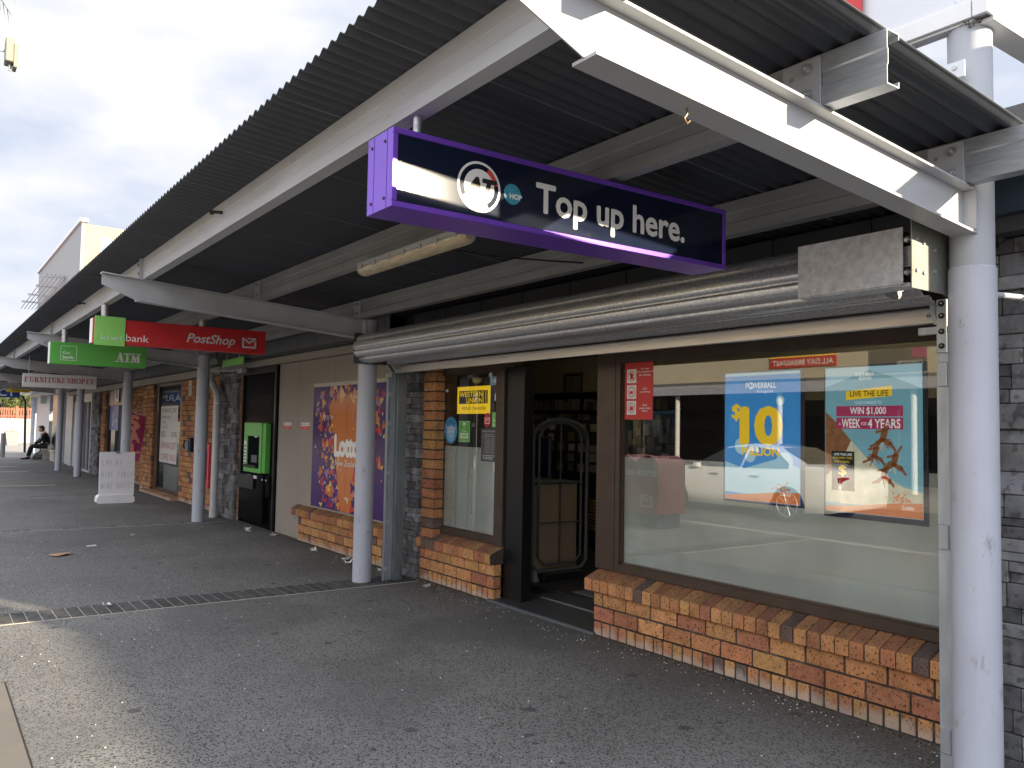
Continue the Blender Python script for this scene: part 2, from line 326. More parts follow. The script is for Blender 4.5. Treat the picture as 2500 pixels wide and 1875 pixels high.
def envelope(mb, fr, cu, cv, w, mi=0, d1=0.002, t=None):
    h = w * .72; t = t or w * .11
    stroke(mb, fr, [(cu - w / 2, cv + h / 2), (cu - w / 2, cv - h / 2), (cu + w / 2, cv - h / 2), (cu + w / 2, cv + h * .18)], t, d1=d1, mi=mi)
    stroke(mb, fr, [(cu - w / 2, cv + h / 2), (cu, cv), (cu + w / 2, cv + h / 2)], t, d1=d1 + .0002, mi=mi)
    stroke(mb, fr, [(cu - w * .1, cv + h / 2), (cu + w / 2, cv + h / 2)], t * .8, d1=d1 + .0004, mi=mi)

# ------------------------------------------------------------ brick and stone
BR = [((.50, .255, .105), 38), ((.45, .20, .09), 38), ((.37, .155, .085), 18), ((.15, .10, .085), 6)]
def brickcol(k=1.0):
    r = random.uniform(0, 100)
    for c, w in BR:
        if r < w: break
        r -= w
    j = random.uniform(.85, 1.12) * k
    return (c[0] * j, c[1] * j * random.uniform(.92, 1.08), c[2] * j)
MORT = (.055, .042, .034)
def bricks(mb, x0, x1, yf, z0, z1, pitch_z, pitch_x, back=.1, j=.013, off=0.0, k=1.0, flip=True, darkend=None):
    """running-bond face in the plane y = yf looking to -y; mortar slab just behind"""
    z = z0; row = 0
    mb.box(x0 + .004, x1 - .004, yf + .009, yf + back, z0 + .002, z1 - .004, 1, MORT)
    while z < z1 - .02:
        zt = min(z + pitch_z, z1); x = x0 - (pitch_x / 2 if (row % 2 and flip) else 0) - off
        while x < x1 - .005:
            a, b = max(x, x0), min(x + pitch_x, x1)
            if b - a > .02:
                dz = random.uniform(-.0012, .0012)
                mb.box(a + (j / 2 if a > x0 else 0), b - (j / 2 if b < x1 else 0), yf + random.uniform(-.0015, .0015), yf + back * .9, z + j * .5 + dz, zt - j * .5 + dz, 0, brickcol(k), ch=.003)
            x += pitch_x
        z = zt; row += 1
def stones(mb, x0, x1, yf, z0, z1, depth=.1, side=True, hmin=.05, hmax=.11, lmin=.12, lmax=.34, k=1.0):
    z = z0; mb.box(x0 + .01, x1 - .01, yf + .02, yf + depth, z0, z1, 0, (.03, .03, .032))
    while z < z1 - .01:
        h = min(random.uniform(hmin, hmax), z1 - z)
        if z1 - z - h < .03: h = z1 - z
        x = x0
        while x < x1 - .004:
            l = random.uniform(lmin, lmax)
            if x1 - x - l < .06: l = x1 - x
            g = random.choice([.10, .13, .16, .19, .24]) * random.uniform(.85, 1.15) * k; c = (g, g * random.uniform(.98, 1.03), g * random.uniform(1.0, 1.12))
            if h > .075 and random.random() < .35:
                hh = h * random.uniform(.4, .6)
                mb.box(x + .001, x + l - .002, yf - random.uniform(0, .018), yf + depth, z + .001, z + hh - .002, 0, c, ch=.004)
                g2 = g * random.uniform(.75, 1.25)
                mb.box(x + .001, x + l - .002, yf - random.uniform(0, .018), yf + depth, z + hh + .001, z + h - .002, 0, (g2, g2, g2 * 1.06), ch=.004)
            else:
                mb.box(x + .001, x + l - .002, yf - random.uniform(0, .028), yf + depth, z + .001, z + h - .002, 0, c, ch=.004)
            x += l
        z += h
# ------------------------------------------------------------ material list
tintmat('brick', bloom=True, fs=75, fthr=.575, famt=.8, bump=.6)
tintmat('stone', fleck=(.03, .03, .032), fs=20, fthr=.56, famt=.5, bump=1.0, bs=45, var=.3)
tintmat('paint_tint', rough=.5, famt=0.0, bump=0.0, var=.03)
tintmat('board_tint', rough=.28, famt=0.0, bump=0.0, var=.03)
mat('mortar', MORT, .95, var=.25, vs=30, bump=.6, bs=200, dirt=(.16, .145, .12), ds=9, dthr=.55)
mat('post_paint', (.41, .43, .50), .45, var=.08, vs=5, dirt=(.22, .22, .225), ds=12, dthr=.58, bump=.08, bs=25, aniso=(1, 1, .45))
mat('post_paint_old', (.38, .40, .44), .5, var=.08, vs=3, dirt=(.22, .22, .22), ds=9, dthr=.66)
mat('beam_paint', (.40, .41, .43), .45, var=.10, vs=4, dirt=(.20, .20, .20), ds=7, dthr=.62, bump=.1, bs=30)
mat('rafter_paint', (.40, .41, .43), .42, var=.05, vs=4, dirt=(.30, .30, .29), ds=9, dthr=.68)
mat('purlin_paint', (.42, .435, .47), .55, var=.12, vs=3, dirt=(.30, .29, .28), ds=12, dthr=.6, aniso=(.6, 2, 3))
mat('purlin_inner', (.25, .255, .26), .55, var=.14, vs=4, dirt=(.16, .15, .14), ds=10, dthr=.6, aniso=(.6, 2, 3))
mat('galv', (.42, .43, .45), .38, .65, var=.25, vs=22, dirt=(.55, .56, .58), ds=30, dthr=.5)
mat('galv_stub', (.40, .43, .47), .42, .6, var=.12, vs=14, aniso=(1, 1, 6))
mat('galv_spangle', (.50, .51, .53), .42, .15, var=.22, vs=26, dirt=(.60, .61, .63), ds=22, dthr=.50)
mat('roller_steel', (.55, .57, .60), .30, .7, var=.25, vs=90, dirt=(.72, .70, .64), ds=160, dthr=.54, aniso=(.7, 1, 1))
mat('alu_bar', (.50, .49, .49), .3, .7, var=.10, vs=6, aniso=(.4, 3, 14), dirt=(.35, .31, .29), ds=14, dthr=.66)
mat('guide_steel', (.17, .20, .225), .4, .5, var=.18, vs=8, aniso=(3, 3, .6))
mat('guide_light', (.42, .46, .50), .4, .5, var=.15, vs=8, aniso=(3, 3, .6))
mat('rusty_plate', (.27, .275, .24), .4, .55, var=.15, vs=8, dirt=(.28, .13, .05), ds=10, dthr=.62)
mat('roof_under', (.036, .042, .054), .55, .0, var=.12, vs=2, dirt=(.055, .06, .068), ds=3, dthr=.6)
mat('roof_end', (.10, .11, .12), .5)
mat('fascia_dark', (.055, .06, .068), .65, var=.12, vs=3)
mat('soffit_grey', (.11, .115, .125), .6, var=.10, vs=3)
mat('joint_dark', (.012, .012, .012), .9)
mat('beige_panel', (.28, .25, .215), .62, var=.05, vs=1.4, dirt=(.18, .155, .13), ds=3.2, dthr=.63, bump=.04)
mat('lintel_beige', (.30, .27, .235), .65, var=.07, vs=2)
mat('bronze_frame', (.075, .052, .040), .34, .35, var=.14, vs=6, dirt=(.11, .085, .07), ds=12, dthr=.66)
mat('black_frame', (.010, .010, .011), .3, .2)
mat('black_gloss', (.006, .006, .007), .16, 0, spec=.14)
MATS['black_gloss'].node_tree.nodes['Principled BSDF'].inputs['IOR'].default_value = 1.14
mat('screen_dark', (.006, .007, .012), .6, spec=.1); MATS['screen_dark'].node_tree.nodes['Principled BSDF'].inputs['IOR'].default_value = 1.1
mat('black_plastic', (.014, .014, .016), .35, spec=.3)
mat('dark_plastic', (.075, .082, .085), .4)
mat('white_paint', (.74, .74, .74), .45, var=.04, dirt=(.5, .5, .48), ds=5, dthr=.66)
mat('white_plastic', (.80, .80, .83), .38, var=.03)
mat('cream_wall', (.36, .31, .19), .8, var=.05, vs=.8)
mat('grey_clad', (.29, .29, .28), .7, var=.06, vs=1.2, aniso=(6, 6, .3))
mat('inner_cream', (.46, .38, .27), .8, var=.05)
mat('inner_dark', (.012, .012, .013), .6)
mat('inner_floor', (.03, .032, .035), .5, var=.2, vs=8)
mat('mat_grey', (.10, .105, .12), .95, var=.2, vs=40)
mat('ceiling_tile', (.30, .28, .25), .9)
mat('counter_face', (.30, .225, .15), .45, var=.05)
mat('counter_side', (.50, .40, .33), .5, var=.05)
mat('purple_trim', (.17, .06, .52), .32, .25, var=.06, vs=6)
mat('navy_panel', (.008, .012, .030), .085, 0, var=.2, vs=2, spec=.5, dirt=(.03, .035, .045), ds=5, dthr=.68)
mat('lamp_housing', (.17, .16, .13), .5)
mat('letter_white', (.82, .82, .80), .35, var=.02)
mat('red_mark', (.75, .06, .05), .35, var=.03)
mat('green_mark', (.36, .55, .06), .35, var=.03)
mat('teal_mark', (.05, .30, .42), .3, var=.15, vs=40)
mat('sign_red', (.55, .022, .025), .38, var=.06, vs=4)
mat('sign_green', (.10, .40, .065), .35, var=.04)
mat('kiwi_green', (.26, .62, .14), .4, var=.04)
mat('silver_letter', (.60, .62, .66), .4)
mat('dark_ring', (.05, .004, .008), .3)
mat('lettering_red', (.32, .03, .06), .5)
mat('sign_cream', (.56, .54, .52), .5, var=.05, vs=5)
mat('sign_blue', (.014, .06, .30), .4)
mat('sign_yellow', (.70, .48, .03), .45)
mat('wu_yellow', (.95, .60, .012), .35, emit=0.23, var=.02)
mat('wu_black', (.012, .012, .010), .4)
mat('label_grey', (.07, .075, .08), .4)
mat('sticker_blue', (.035, .20, .42), .4, var=.05)
mat('sticker_lightblue', (.22, .48, .68), .4)
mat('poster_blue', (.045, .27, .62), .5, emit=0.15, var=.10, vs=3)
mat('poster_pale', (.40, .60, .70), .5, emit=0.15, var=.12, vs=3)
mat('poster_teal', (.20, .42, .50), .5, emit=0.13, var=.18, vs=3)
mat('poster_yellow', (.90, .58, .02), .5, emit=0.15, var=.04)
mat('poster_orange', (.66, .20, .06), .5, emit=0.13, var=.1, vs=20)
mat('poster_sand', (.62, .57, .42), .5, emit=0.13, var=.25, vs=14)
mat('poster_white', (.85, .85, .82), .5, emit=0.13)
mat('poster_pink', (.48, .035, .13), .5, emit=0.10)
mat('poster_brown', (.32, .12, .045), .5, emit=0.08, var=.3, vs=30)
mat('poster_navy', (.012, .010, .045), .4)
mat('mural_orange', (.60, .175, .035), .16, var=.10, vs=2)
tintmat('mural_tint', rough=.16, famt=0.0, bump=0.0, var=.03)
mat('frost_film', (.66, .64, .575), .5, var=.34, vs=1.3, dirt=(.60, .66, .68), ds=1.3, dthr=.52)  # tone patches painted in for soft light shapes showing through the film
mat('sign_alarm', (.62, .03, .03), .4)
mat('hose_red', (.62, .06, .07), .45, var=.05)
mat('downpipe', (.50, .51, .53), .45, var=.08, dirt=(.32, .31, .29), ds=5, dthr=.62)
mat('flag_pink', (.40, .045, .16), .8, var=.12, vs=3)
mat('flag_letter', (.80, .30, .22), .8)
mat('flag_outline', (.72, .62, .30), .8)
mat('marker_grey', (.36, .36, .42), .6)
mat('lamp_diffuser', (.48, .41, .27), .25, var=.18, vs=9, aniso=(1, 6, 6), dirt=(.22, .18, .11), ds=18, dthr=.6, coat=.4)
mat('cable_black', (.012, .012, .012), .6)
mat('brass', (.35, .25, .14), .4, .8)
mat('paper', (.72, .72, .70), .8, var=.05)
mat('cardboard', (.38, .25, .16), .85)
mat('skin', (.42, .25, .17), .6, var=.03)
mat('hair', (.012, .009, .008), .5)
mat('clothes_dark', (.010, .010, .013), .85, var=.2)
mat('shirt', (.50, .52, .55), .8)
mat('bag_grey', (.16, .16, .17), .8, var=.3, vs=12)
mat('concrete_block', (.36, .33, .28), .85, var=.12, vs=6, bump=.3)
mat('concrete_wall', (.27, .265, .26), .85, var=.05, vs=.6)
mat('concrete_pale', (.25, .24, .23), .85, var=.06, vs=2)
mat('bollard_grey', (.16, .16, .17), .6)
mat('picket_red', (.34, .09, .06), .7, var=.08)
mat('terracotta', (.58, .20, .12), .8)
mat('pale_house', (.45, .39, .28), .8)
mat('leaf_a', (.075, .10, .03), .7, var=.4, vs=3)
mat('leaf_b', (.14, .16, .05), .7, var=.3, vs=3)
mat('bark', (.13, .10, .07), .9, var=.3, vs=10, bump=.5)
mat('car_white', (.86, .86, .86), .18, var=.01, coat=.8)
mat('car_glass', (.012, .014, .016), .04, spec=.8, coat=1)
mat('tyre', (.014, .014, .014), .8)
mat('rim', (.55, .55, .57), .3, .8)
mat('lamp_red', (.35, .01, .01), .3)
mat('box_red', (.42, .030, .028), .35, var=.05)
mat('box_dark', (.02, .024, .04), .4)
mat('opp_cream', (.52, .47, .36), .8, var=.04, vs=1)
mat('opp_dark', (.03, .03, .032), .7)
mat('opp_magenta', (.35, .03, .14), .6)
mat('clad_white', (.66, .68, .72), .45, var=.03, vs=1)
mat('blue_fascia', (.035, .055, .085), .5, var=.05)
mat('road_asphalt', (.10, .10, .10), .95, var=.2, vs=2, bump=.5, bs=120)
mat('kerb_stone', (.32, .30, .27), .9, var=.12, vs=3, bump=.3)
mat('inset_paving', (.135, .122, .105), .85, var=.10, vs=2, bump=.15, bs=80, dirt=(.17, .15, .13), ds=4, dthr=.6)
mat('sand_joint', (.42, .38, .32), .95)
mat('tube_light', (1.0, .90, .62), .5, emit=4.2)
glassmat('glass', boost=1.9, base=.09)
glassmat('glass_plain', boost=.7, base=.02, cap=.22)

def brushed_asphalt():
    m, t, p = newmat('footpath_asphalt')
    tcn = nd(t, 'ShaderNodeTexCoord')
    def noise(s, d=4, r=.6):
        n = nd(t, 'ShaderNodeTexNoise'); n.inputs['Scale'].default_value = s; n.inputs['Detail'].default_value = d; n.inputs['Roughness'].default_value = r
        t.links.new(tcn.outputs['Object'], n.inputs[0]); return n
    def mrn(src, a, b, c, d):
        r = nd(t, 'ShaderNodeMapRange'); r.inputs[1].default_value = a; r.inputs[2].default_value = b; r.inputs[3].default_value = c; r.inputs[4].default_value = d
        t.links.new(src, r.inputs[0]); return r.outputs[0]
    def mixc(f, a, b):
        x = nd(t, 'ShaderNodeMixRGB'); t.links.new(f, x.inputs[0])
        for k, q in ((1, a), (2, b)):
            if isinstance(q, tuple): x.inputs[k].default_value = (*q, 1)
            else: t.links.new(q, x.inputs[k])
        return x.outputs[0]
    big = noise(.9, 6); c = mixc(mrn(big.outputs[0], .35, .65, 0, 1), (.150, .146, .140), (.20, .196, .188))
    vo = nd(t, 'ShaderNodeTexVoronoi'); vo.inputs['Scale'].default_value = 100; dn = noise(38, 3); dv = nd(t, 'ShaderNodeVectorMath', operation='SCALE'); dv.inputs['Scale'].default_value = .014; va = nd(t, 'ShaderNodeVectorMath', operation='ADD'); t.links.new(dn.outputs['Color'], dv.inputs[0]); t.links.new(dv.outputs[0], va.inputs[0]); t.links.new(tcn.outputs['Object'], va.inputs[1]); t.links.new(va.outputs[0], vo.inputs[0])
    hs = nd(t, 'ShaderNodeSeparateColor'); t.links.new(vo.outputs['Color'], hs.inputs[0])
    pit = mrn(hs.outputs[0], .45, .62, 0, 1)      # a third of the stones are dark
    edge = mrn(vo.outputs['Distance'], .38, .62, 1, 0)
    mm = nd(t, 'ShaderNodeMath', operation='MULTIPLY'); t.links.new(pit, mm.inputs[0]); t.links.new(edge, mm.inputs[1])
    c = mixc(mm.outputs[0], c, (.030, .030, .030))
    lt = mrn(hs.outputs[1], .95, .98, 0, .45); c = mixc(lt, c, (.30, .29, .27))
    med = noise(7, 6, .7); c = mixc(mrn(med.outputs[0], .62, .72, 0, .55), c, (.055, .055, .055))
    spot = nd(t, 'ShaderNodeTexVoronoi'); spot.inputs['Scale'].default_value = 2.6; t.links.new(tcn.outputs['Object'], spot.inputs[0])
    wob = noise(30, 2); sm_ = nd(t, 'ShaderNodeMath', operation='MULTIPLY_ADD'); sm_.inputs[1].default_value = .09; t.links.new(wob.outputs[0], sm_.inputs[0]); t.links.new(spot.outputs['Distance'], sm_.inputs[2])
    c = mixc(mrn(sm_.outputs[0], .125, .15, .75, 0), c, (.045, .045, .045))
    s2 = nd(t, 'ShaderNodeTexVoronoi'); s2.inputs['Scale'].default_value = 4.3; t.links.new(tcn.outputs['Object'], s2.inputs[0])
    c = mixc(mrn(s2.outputs['Distance'], .06, .085, .8, 0), c, (.04, .04, .04))
    pt = noise(.55, 3, .5); c = mixc(mrn(pt.outputs[0], .56, .60, 0, .35), c, (.09, .088, .085))
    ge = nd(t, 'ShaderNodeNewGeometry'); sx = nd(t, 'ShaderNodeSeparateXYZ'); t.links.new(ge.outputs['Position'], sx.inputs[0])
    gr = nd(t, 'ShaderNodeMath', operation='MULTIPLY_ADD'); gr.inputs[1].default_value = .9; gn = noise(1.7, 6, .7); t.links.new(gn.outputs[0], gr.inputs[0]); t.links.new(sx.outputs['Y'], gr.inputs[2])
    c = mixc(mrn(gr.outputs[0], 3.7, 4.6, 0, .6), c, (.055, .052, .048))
    t.links.new(c, p.inputs['Base Color']); p.inputs['Roughness'].default_value = .8; p.inputs['Specular IOR Level'].default_value = .35
    b = nd(t, 'ShaderNodeBump'); b.inputs['Strength'].default_value = .7; b.inputs['Distance'].default_value = .004
    inv = mrn(vo.outputs['Distance'], 0, .6, 1, 0); t.links.new(inv, b.inputs['Height']); t.links.new(b.outputs[0], p.inputs['Normal'])
brushed_asphalt()
# frosted film: lets some of the shop's light through
fm = MATS['frost_film']; t = fm.node_tree; o_ = [n for n in t.nodes if n.type == 'OUTPUT_MATERIAL'][0]; p_ = [n for n in t.nodes if n.type == 'BSDF_PRINCIPLED'][0]
tl_ = nd(t, 'ShaderNodeBsdfTranslucent'); tl_.inputs[0].default_value = (.6, .62, .56, 1); ms_ = nd(t, 'ShaderNodeMixShader'); ms_.inputs[0].default_value = .22
t.links.new(p_.outputs[0], ms_.inputs[1]); t.links.new(tl_.outputs[0], ms_.inputs[2]); t.links.new(ms_.outputs[0], o_.inputs[0])

# ============================================================ SETTING
def struct(name, mb, m, label=None): return tag(mb.build(name, m), label, None, None, 'structure')
WY = 4.09          # brick face of the shop fronts
struct('ground', MB().box(-400, 400, -400, 400, -.6, -.32), 'road_asphalt')
struct('road', MB().box(-120, 60, -9.2, -2.2, -.32, -.15), 'road_asphalt')
struct('footpath', MB().box(-62, 18, -2.0, 20.0, -.30, 0), 'footpath_asphalt')
struct('kerb', MB().box(-62, 18, -2.2, -2.0, -.30, .004, ch=.015), 'kerb_stone')
struct('far_footpath', MB().box(-60, 30, -16, -9.2, -.30, -.02), 'kerb_stone')
# concrete inset beside the kerb
struct('paved_inset', MB().box(-5.54, 12, -2.0, .46, .0005, .005), 'inset_paving')
mb = MB(); y = .46
mb.box(-5.55, -5.542, -2.0, .469, .0005, .0035); mb.box(-5.55, 12, .4615, .469, .0005, .0035)
struct('inset_joint', mb, 'joint_dark')
# bands of pavers across the footpath
def band(x0, x1, y0, y1, pitch, dark, name='paver_band'):
    mb = MB(); mb.box(x0 - .012, x1 + .012, y0, y1, .0004, .0035, 1)
    y = y0
    while y < y1 - .02:
        g = dark * random.uniform(.75, 1.2)
        mb.box(x0, x1, y + .003, y + pitch - .003, .0008, .0065 + random.uniform(0, .002), 0, (g, g * .99, g * .98), ch=.003)
        y += pitch
    struct(name, mb, ['stone', 'sand_joint'])
band(-7.46, -7.10, -2.0, 4.0, .094, .075)
for xc in (-12.92, -18.5, -24.3): band(xc - .10, xc + .10, -2.0, 3.9, .118, .14)
for xc, w in ((-21.6, .05), (-27.4, .08), (-30.5, .08)):
    struct('paver_band', MB().box(xc - w, xc + w, -2.0, 2.6, .0006, .006), 'sand_joint')

# ============================================================ CANOPY
ZR = lambda y: 2.848 - .078 * (y - 1.445)      # underside of the roof sheet
ZT = lambda y: ZR(y) - .178                    # top of the rafters = underside of the purlins
XE = -1.40
can = thing('canopy', 'long steel canopy with dark corrugated roof and grey beams over the whole footpath', 'canopy', (-17, 2.6, 2.4))
mb = MB(); pitch = .076; n = int((XE + 34) / pitch * 10); y0, y1 = 1.15, 4.6
prof = [(XE - i * pitch / 10, .0095 * math.cos(2 * math.pi * i / 10)) for i in range(n + 1)]
ys = [y0, 2.6, y1]; vs = []; k = len(prof)
for th in (0, .0025):
    for yy in ys: vs += [(x, yy, ZR(yy) + .0098 + z + th) for x, z in prof]
fs = []
for r in range(2):
    for i in range(k - 1):
        a = r * k + i; fs.append((a, a + 1, a + 1 + k, a + k)); b = 3 * k + a; fs.append((b, b + k, b + 1 + k, b + 1))
for i in range(k - 1): fs.append((i, 3 * k + i, 3 * k + i + 1, i + 1))
fs.append((0, k, 4 * k, 3 * k)); fs.append((k, 2 * k, 5 * k, 4 * k))
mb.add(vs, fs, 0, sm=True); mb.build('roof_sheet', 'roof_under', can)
for k in range(40):
    xx = XE - .42 - k * .76
    mb = MB(); mb.hexa([(xx - .006, 1.16, ZR(1.16) - .0005), (xx + .006, 1.16, ZR(1.16) - .0005), (xx + .006, 3.95, ZR(3.95) - .0005), (xx - .006, 3.95, ZR(3.95) - .0005), (xx - .006, 1.16, ZR(1.16) + .004), (xx + .006, 1.16, ZR(1.16) + .004), (xx + .006, 3.95, ZR(3.95) + .004), (xx - .006, 3.95, ZR(3.95) + .004)])
    mb.build('lap_joint', 'roof_end', can)
    if k > 12: break
def purlin(y, x0, x1, m, lean=0, name='purlin', stub=None):
    zb, zt = ZT(y), ZR(y) - .002; t = .003
    P = [(0, 0), (0, .06), (.005, .066), (.005, .112), (0, .118), (0, zt - zb), (.07, zt - zb), (.07, zt - zb - .02), (.067, zt - zb - .02), (.067, zt - zb - t), (t, zt - zb - t), (t, .12), (.008, .112), (.008, .066), (t, .058), (t, t), (.067, t), (.067, .02), (.07, .02), (.07, 0)]
    mb = MB(); mb.extrude(P, lambda u, v, d: (d, y + u, zb + v), x0, x1)
    return mb.build(name, m, can)
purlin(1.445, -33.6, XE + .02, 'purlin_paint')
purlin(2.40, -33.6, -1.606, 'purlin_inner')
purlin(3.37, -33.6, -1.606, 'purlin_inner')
purlin(2.402, -1.605, -1.375, 'galv_stub', name='purlin_end')
purlin(3.372, -1.605, -.6, 'galv_stub', name='purlin_end')
RX = [-1.65, -7.28, -12.92, -18.5, -24.4, -29.6]
def bolt(mb, x, y, z, ax=(0, -1, 0), r=.013, l=.022):
    a = Vector(ax); p = Vector((x, y, z)); mb.cyl(p, p + a * l, r, n=6, sm=False); mb.cyl(p + a * l, p + a * (l + .012), r * .55, n=8)
    mb.cyl(p, p + a * .003, r * 1.5, n=14)
def rafter(x, first):
    tw, fl, ft = .006, .05, .009
    zt = lambda y: ZT(y) - .0015
    # web
    mb = MB(); web = [(1.14, zt(1.14) - .010), (1.14, zt(1.14) - .095), (1.41, zt(1.41) - .185), (3.44, zt(3.44) - .175), (3.44, zt(3.44) - .010)]
    mb.extrude(web, lambda u, v, d: (x + d, u, v), -tw / 2, tw / 2)
    top = [(1.135, zt(1.135) - ft), (3.46, zt(3.46) - ft), (3.46, zt(3.46)), (1.135, zt(1.135))]
    mb.extrude(top, lambda u, v, d: (x + d, u, v), -fl, fl)
    bot = [(1.40, zt(1.40) - .187), (3.47, zt(3.47) - .187), (3.47, zt(3.47) - .177), (1.40, zt(1.40) - .177)]
    mb.extrude(bot, lambda u, v, d: (x + d, u, v), -fl, fl)
    mb.box(x - .055, x + .055, 3.441, 3.452, zt(3.44) - .172, zt(3.44) - .011)
    r = mb.build('rafter', 'rafter_paint' if first else 'beam_paint', can)
    for yy in (2.40, 3.37):
        mb = MB(); y_ = yy - .003; z0 = ZT(yy); mb.box(x - .10 if first else x - .05, x + .045 if first else x + .09, yy - .008, yy - .002, z0 + .002, z0 + .168)
        mb.build('cleat', 'beam_paint', can)
        bx = x if first else x + .04
        for dz in (.135, .045): mb = MB(); bolt(mb, bx, yy - .008, z0 + dz); mb.build('bolt', 'galv', can)
        if first: MB().cyl((bx - .065, yy - .0082, z0 + .12), (bx - .065, yy - .0095, z0 + .12), .009, n=12).build('bolt_hole', 'purlin_inner', can)
    if not first:
        yy = 1.445; z0 = ZT(yy); mb = MB(); mb.box(x - .003, x + .003, yy - .03, yy - .001, z0 + .004, z0 + .17); mb.build('cleat', 'beam_paint', can)
        for dz in (.05, .12): MB().cyl((x - .035, yy, z0 + dz), (x - .035, yy - .03, z0 + dz), .012, n=6, sm=False).build('bolt', 'cable_black', can)
    return r
for i, x in enumerate(RX): rafter(x, i == 0)
# purlin bolts, small hook and cable rod under the roof
mb = MB(); mb.tube([(-1.65, 1.80, ZT(1.80) - .188), (-1.65, 1.80, ZT(1.8) - .208), (-1.65, 1.788, ZT(1.8) - .222), (-1.65, 1.80, ZT(1.8) - .236), (-1.65, 1.812, ZT(1.8) - .225)], .0032, 8)
tag(mb.build('hook', 'brass'), 'small brass cup hook screwed under the sunlit rafter nearest the camera', 'hook')
mb = MB(); mb.tube([(-4.35, 2.40, 2.60), (-4.15, 2.8, 2.55), (-3.98, 3.1, 2.535), (-3.95, 3.46, 2.56)], .006, 6)
tag(mb.build('cable', 'cable_black'), 'black cable running under the roof from the batten light to the inner beam', 'cable')
mb = MB(); mb.cyl((-5.08, 1.44, 2.78), (-5.12, 1.40, 2.785), .010, n=8); mb.cyl((-5.13, 1.385, 2.78), (-5.12, 1.40, 2.785), .016, n=6); mb.build('bolt', 'cable_black', can)
mb = MB(); mb.cyl((-10.2, 1.44, 2.80), (-10.24, 1.40, 2.805), .010, n=8); mb.cyl((-10.25, 1.385, 2.80), (-10.24, 1.40, 2.805), .018, n=6); mb.build('bolt', 'cable_black', can)

# posts
def post(x, y, label, r=.091, first=False):
    t = thing('canopy_post', label, 'post', (x, y, 0), 'round steel posts carrying the canopy')
    if first:
        mb = MB(); mb.cyl((x, y, 0), (x, y, 2.19), r, n=48, cap=False); mb.tube([(x, y, 2.188), (x, y, 2.198)], [r, r * .96], 48); mb.build('shaft', 'post_paint', t)
        mb = MB(); mb.cyl((x, y, 2.19), (x, y, 3.32), r * .93, n=48); mb.build('upper_shaft', 'post_paint_old', t)
    else:
        mb = MB(); mb.cyl((x, y, 0), (x, y, ZT(y) + .01), r, n=32); mb.build('shaft', 'post_paint', t)
    mb = MB(); mb.cyl((x, y, .001), (x, y, .012), r + .004, n=32); mb.build('base_collar', 'mortar', t)
    return t
post(-1.655, 3.53, 'pale grey post nearest the camera at the right, in front of the stone pier', first=True)
post(-7.31, 3.51, 'pale grey post at the left end of the roller shutter, before the mural')
post(-12.92, 3.48, 'pale grey round post beside the white downpipe left of the cash machine')
post(-18.5, 3.48, 'pale grey round post rising behind the white notice board')
post(-24.5, 3.46, 'pale grey round post, second farthest, below the furniture sign', r=.088)
post(-27.6, 3.38, 'farthest pale grey round post, just right of the seated person', r=.085)
mb = MB(); mb.extrude([(-1.60, 2.085), (-1.56, 2.10), (-1.2, 2.02), (-1.2, 2.00)], lambda u, v, d: (u, 3.75 + d, v), 0, .006); mb.cyl((-1.60, 3.6, 2.09), (-1.56, 3.75, 2.09), .012, n=10)
tag(mb.build('bracket', 'beam_paint'), 'thin grey steel arm bolted to the right post near the stone pier', 'bracket')
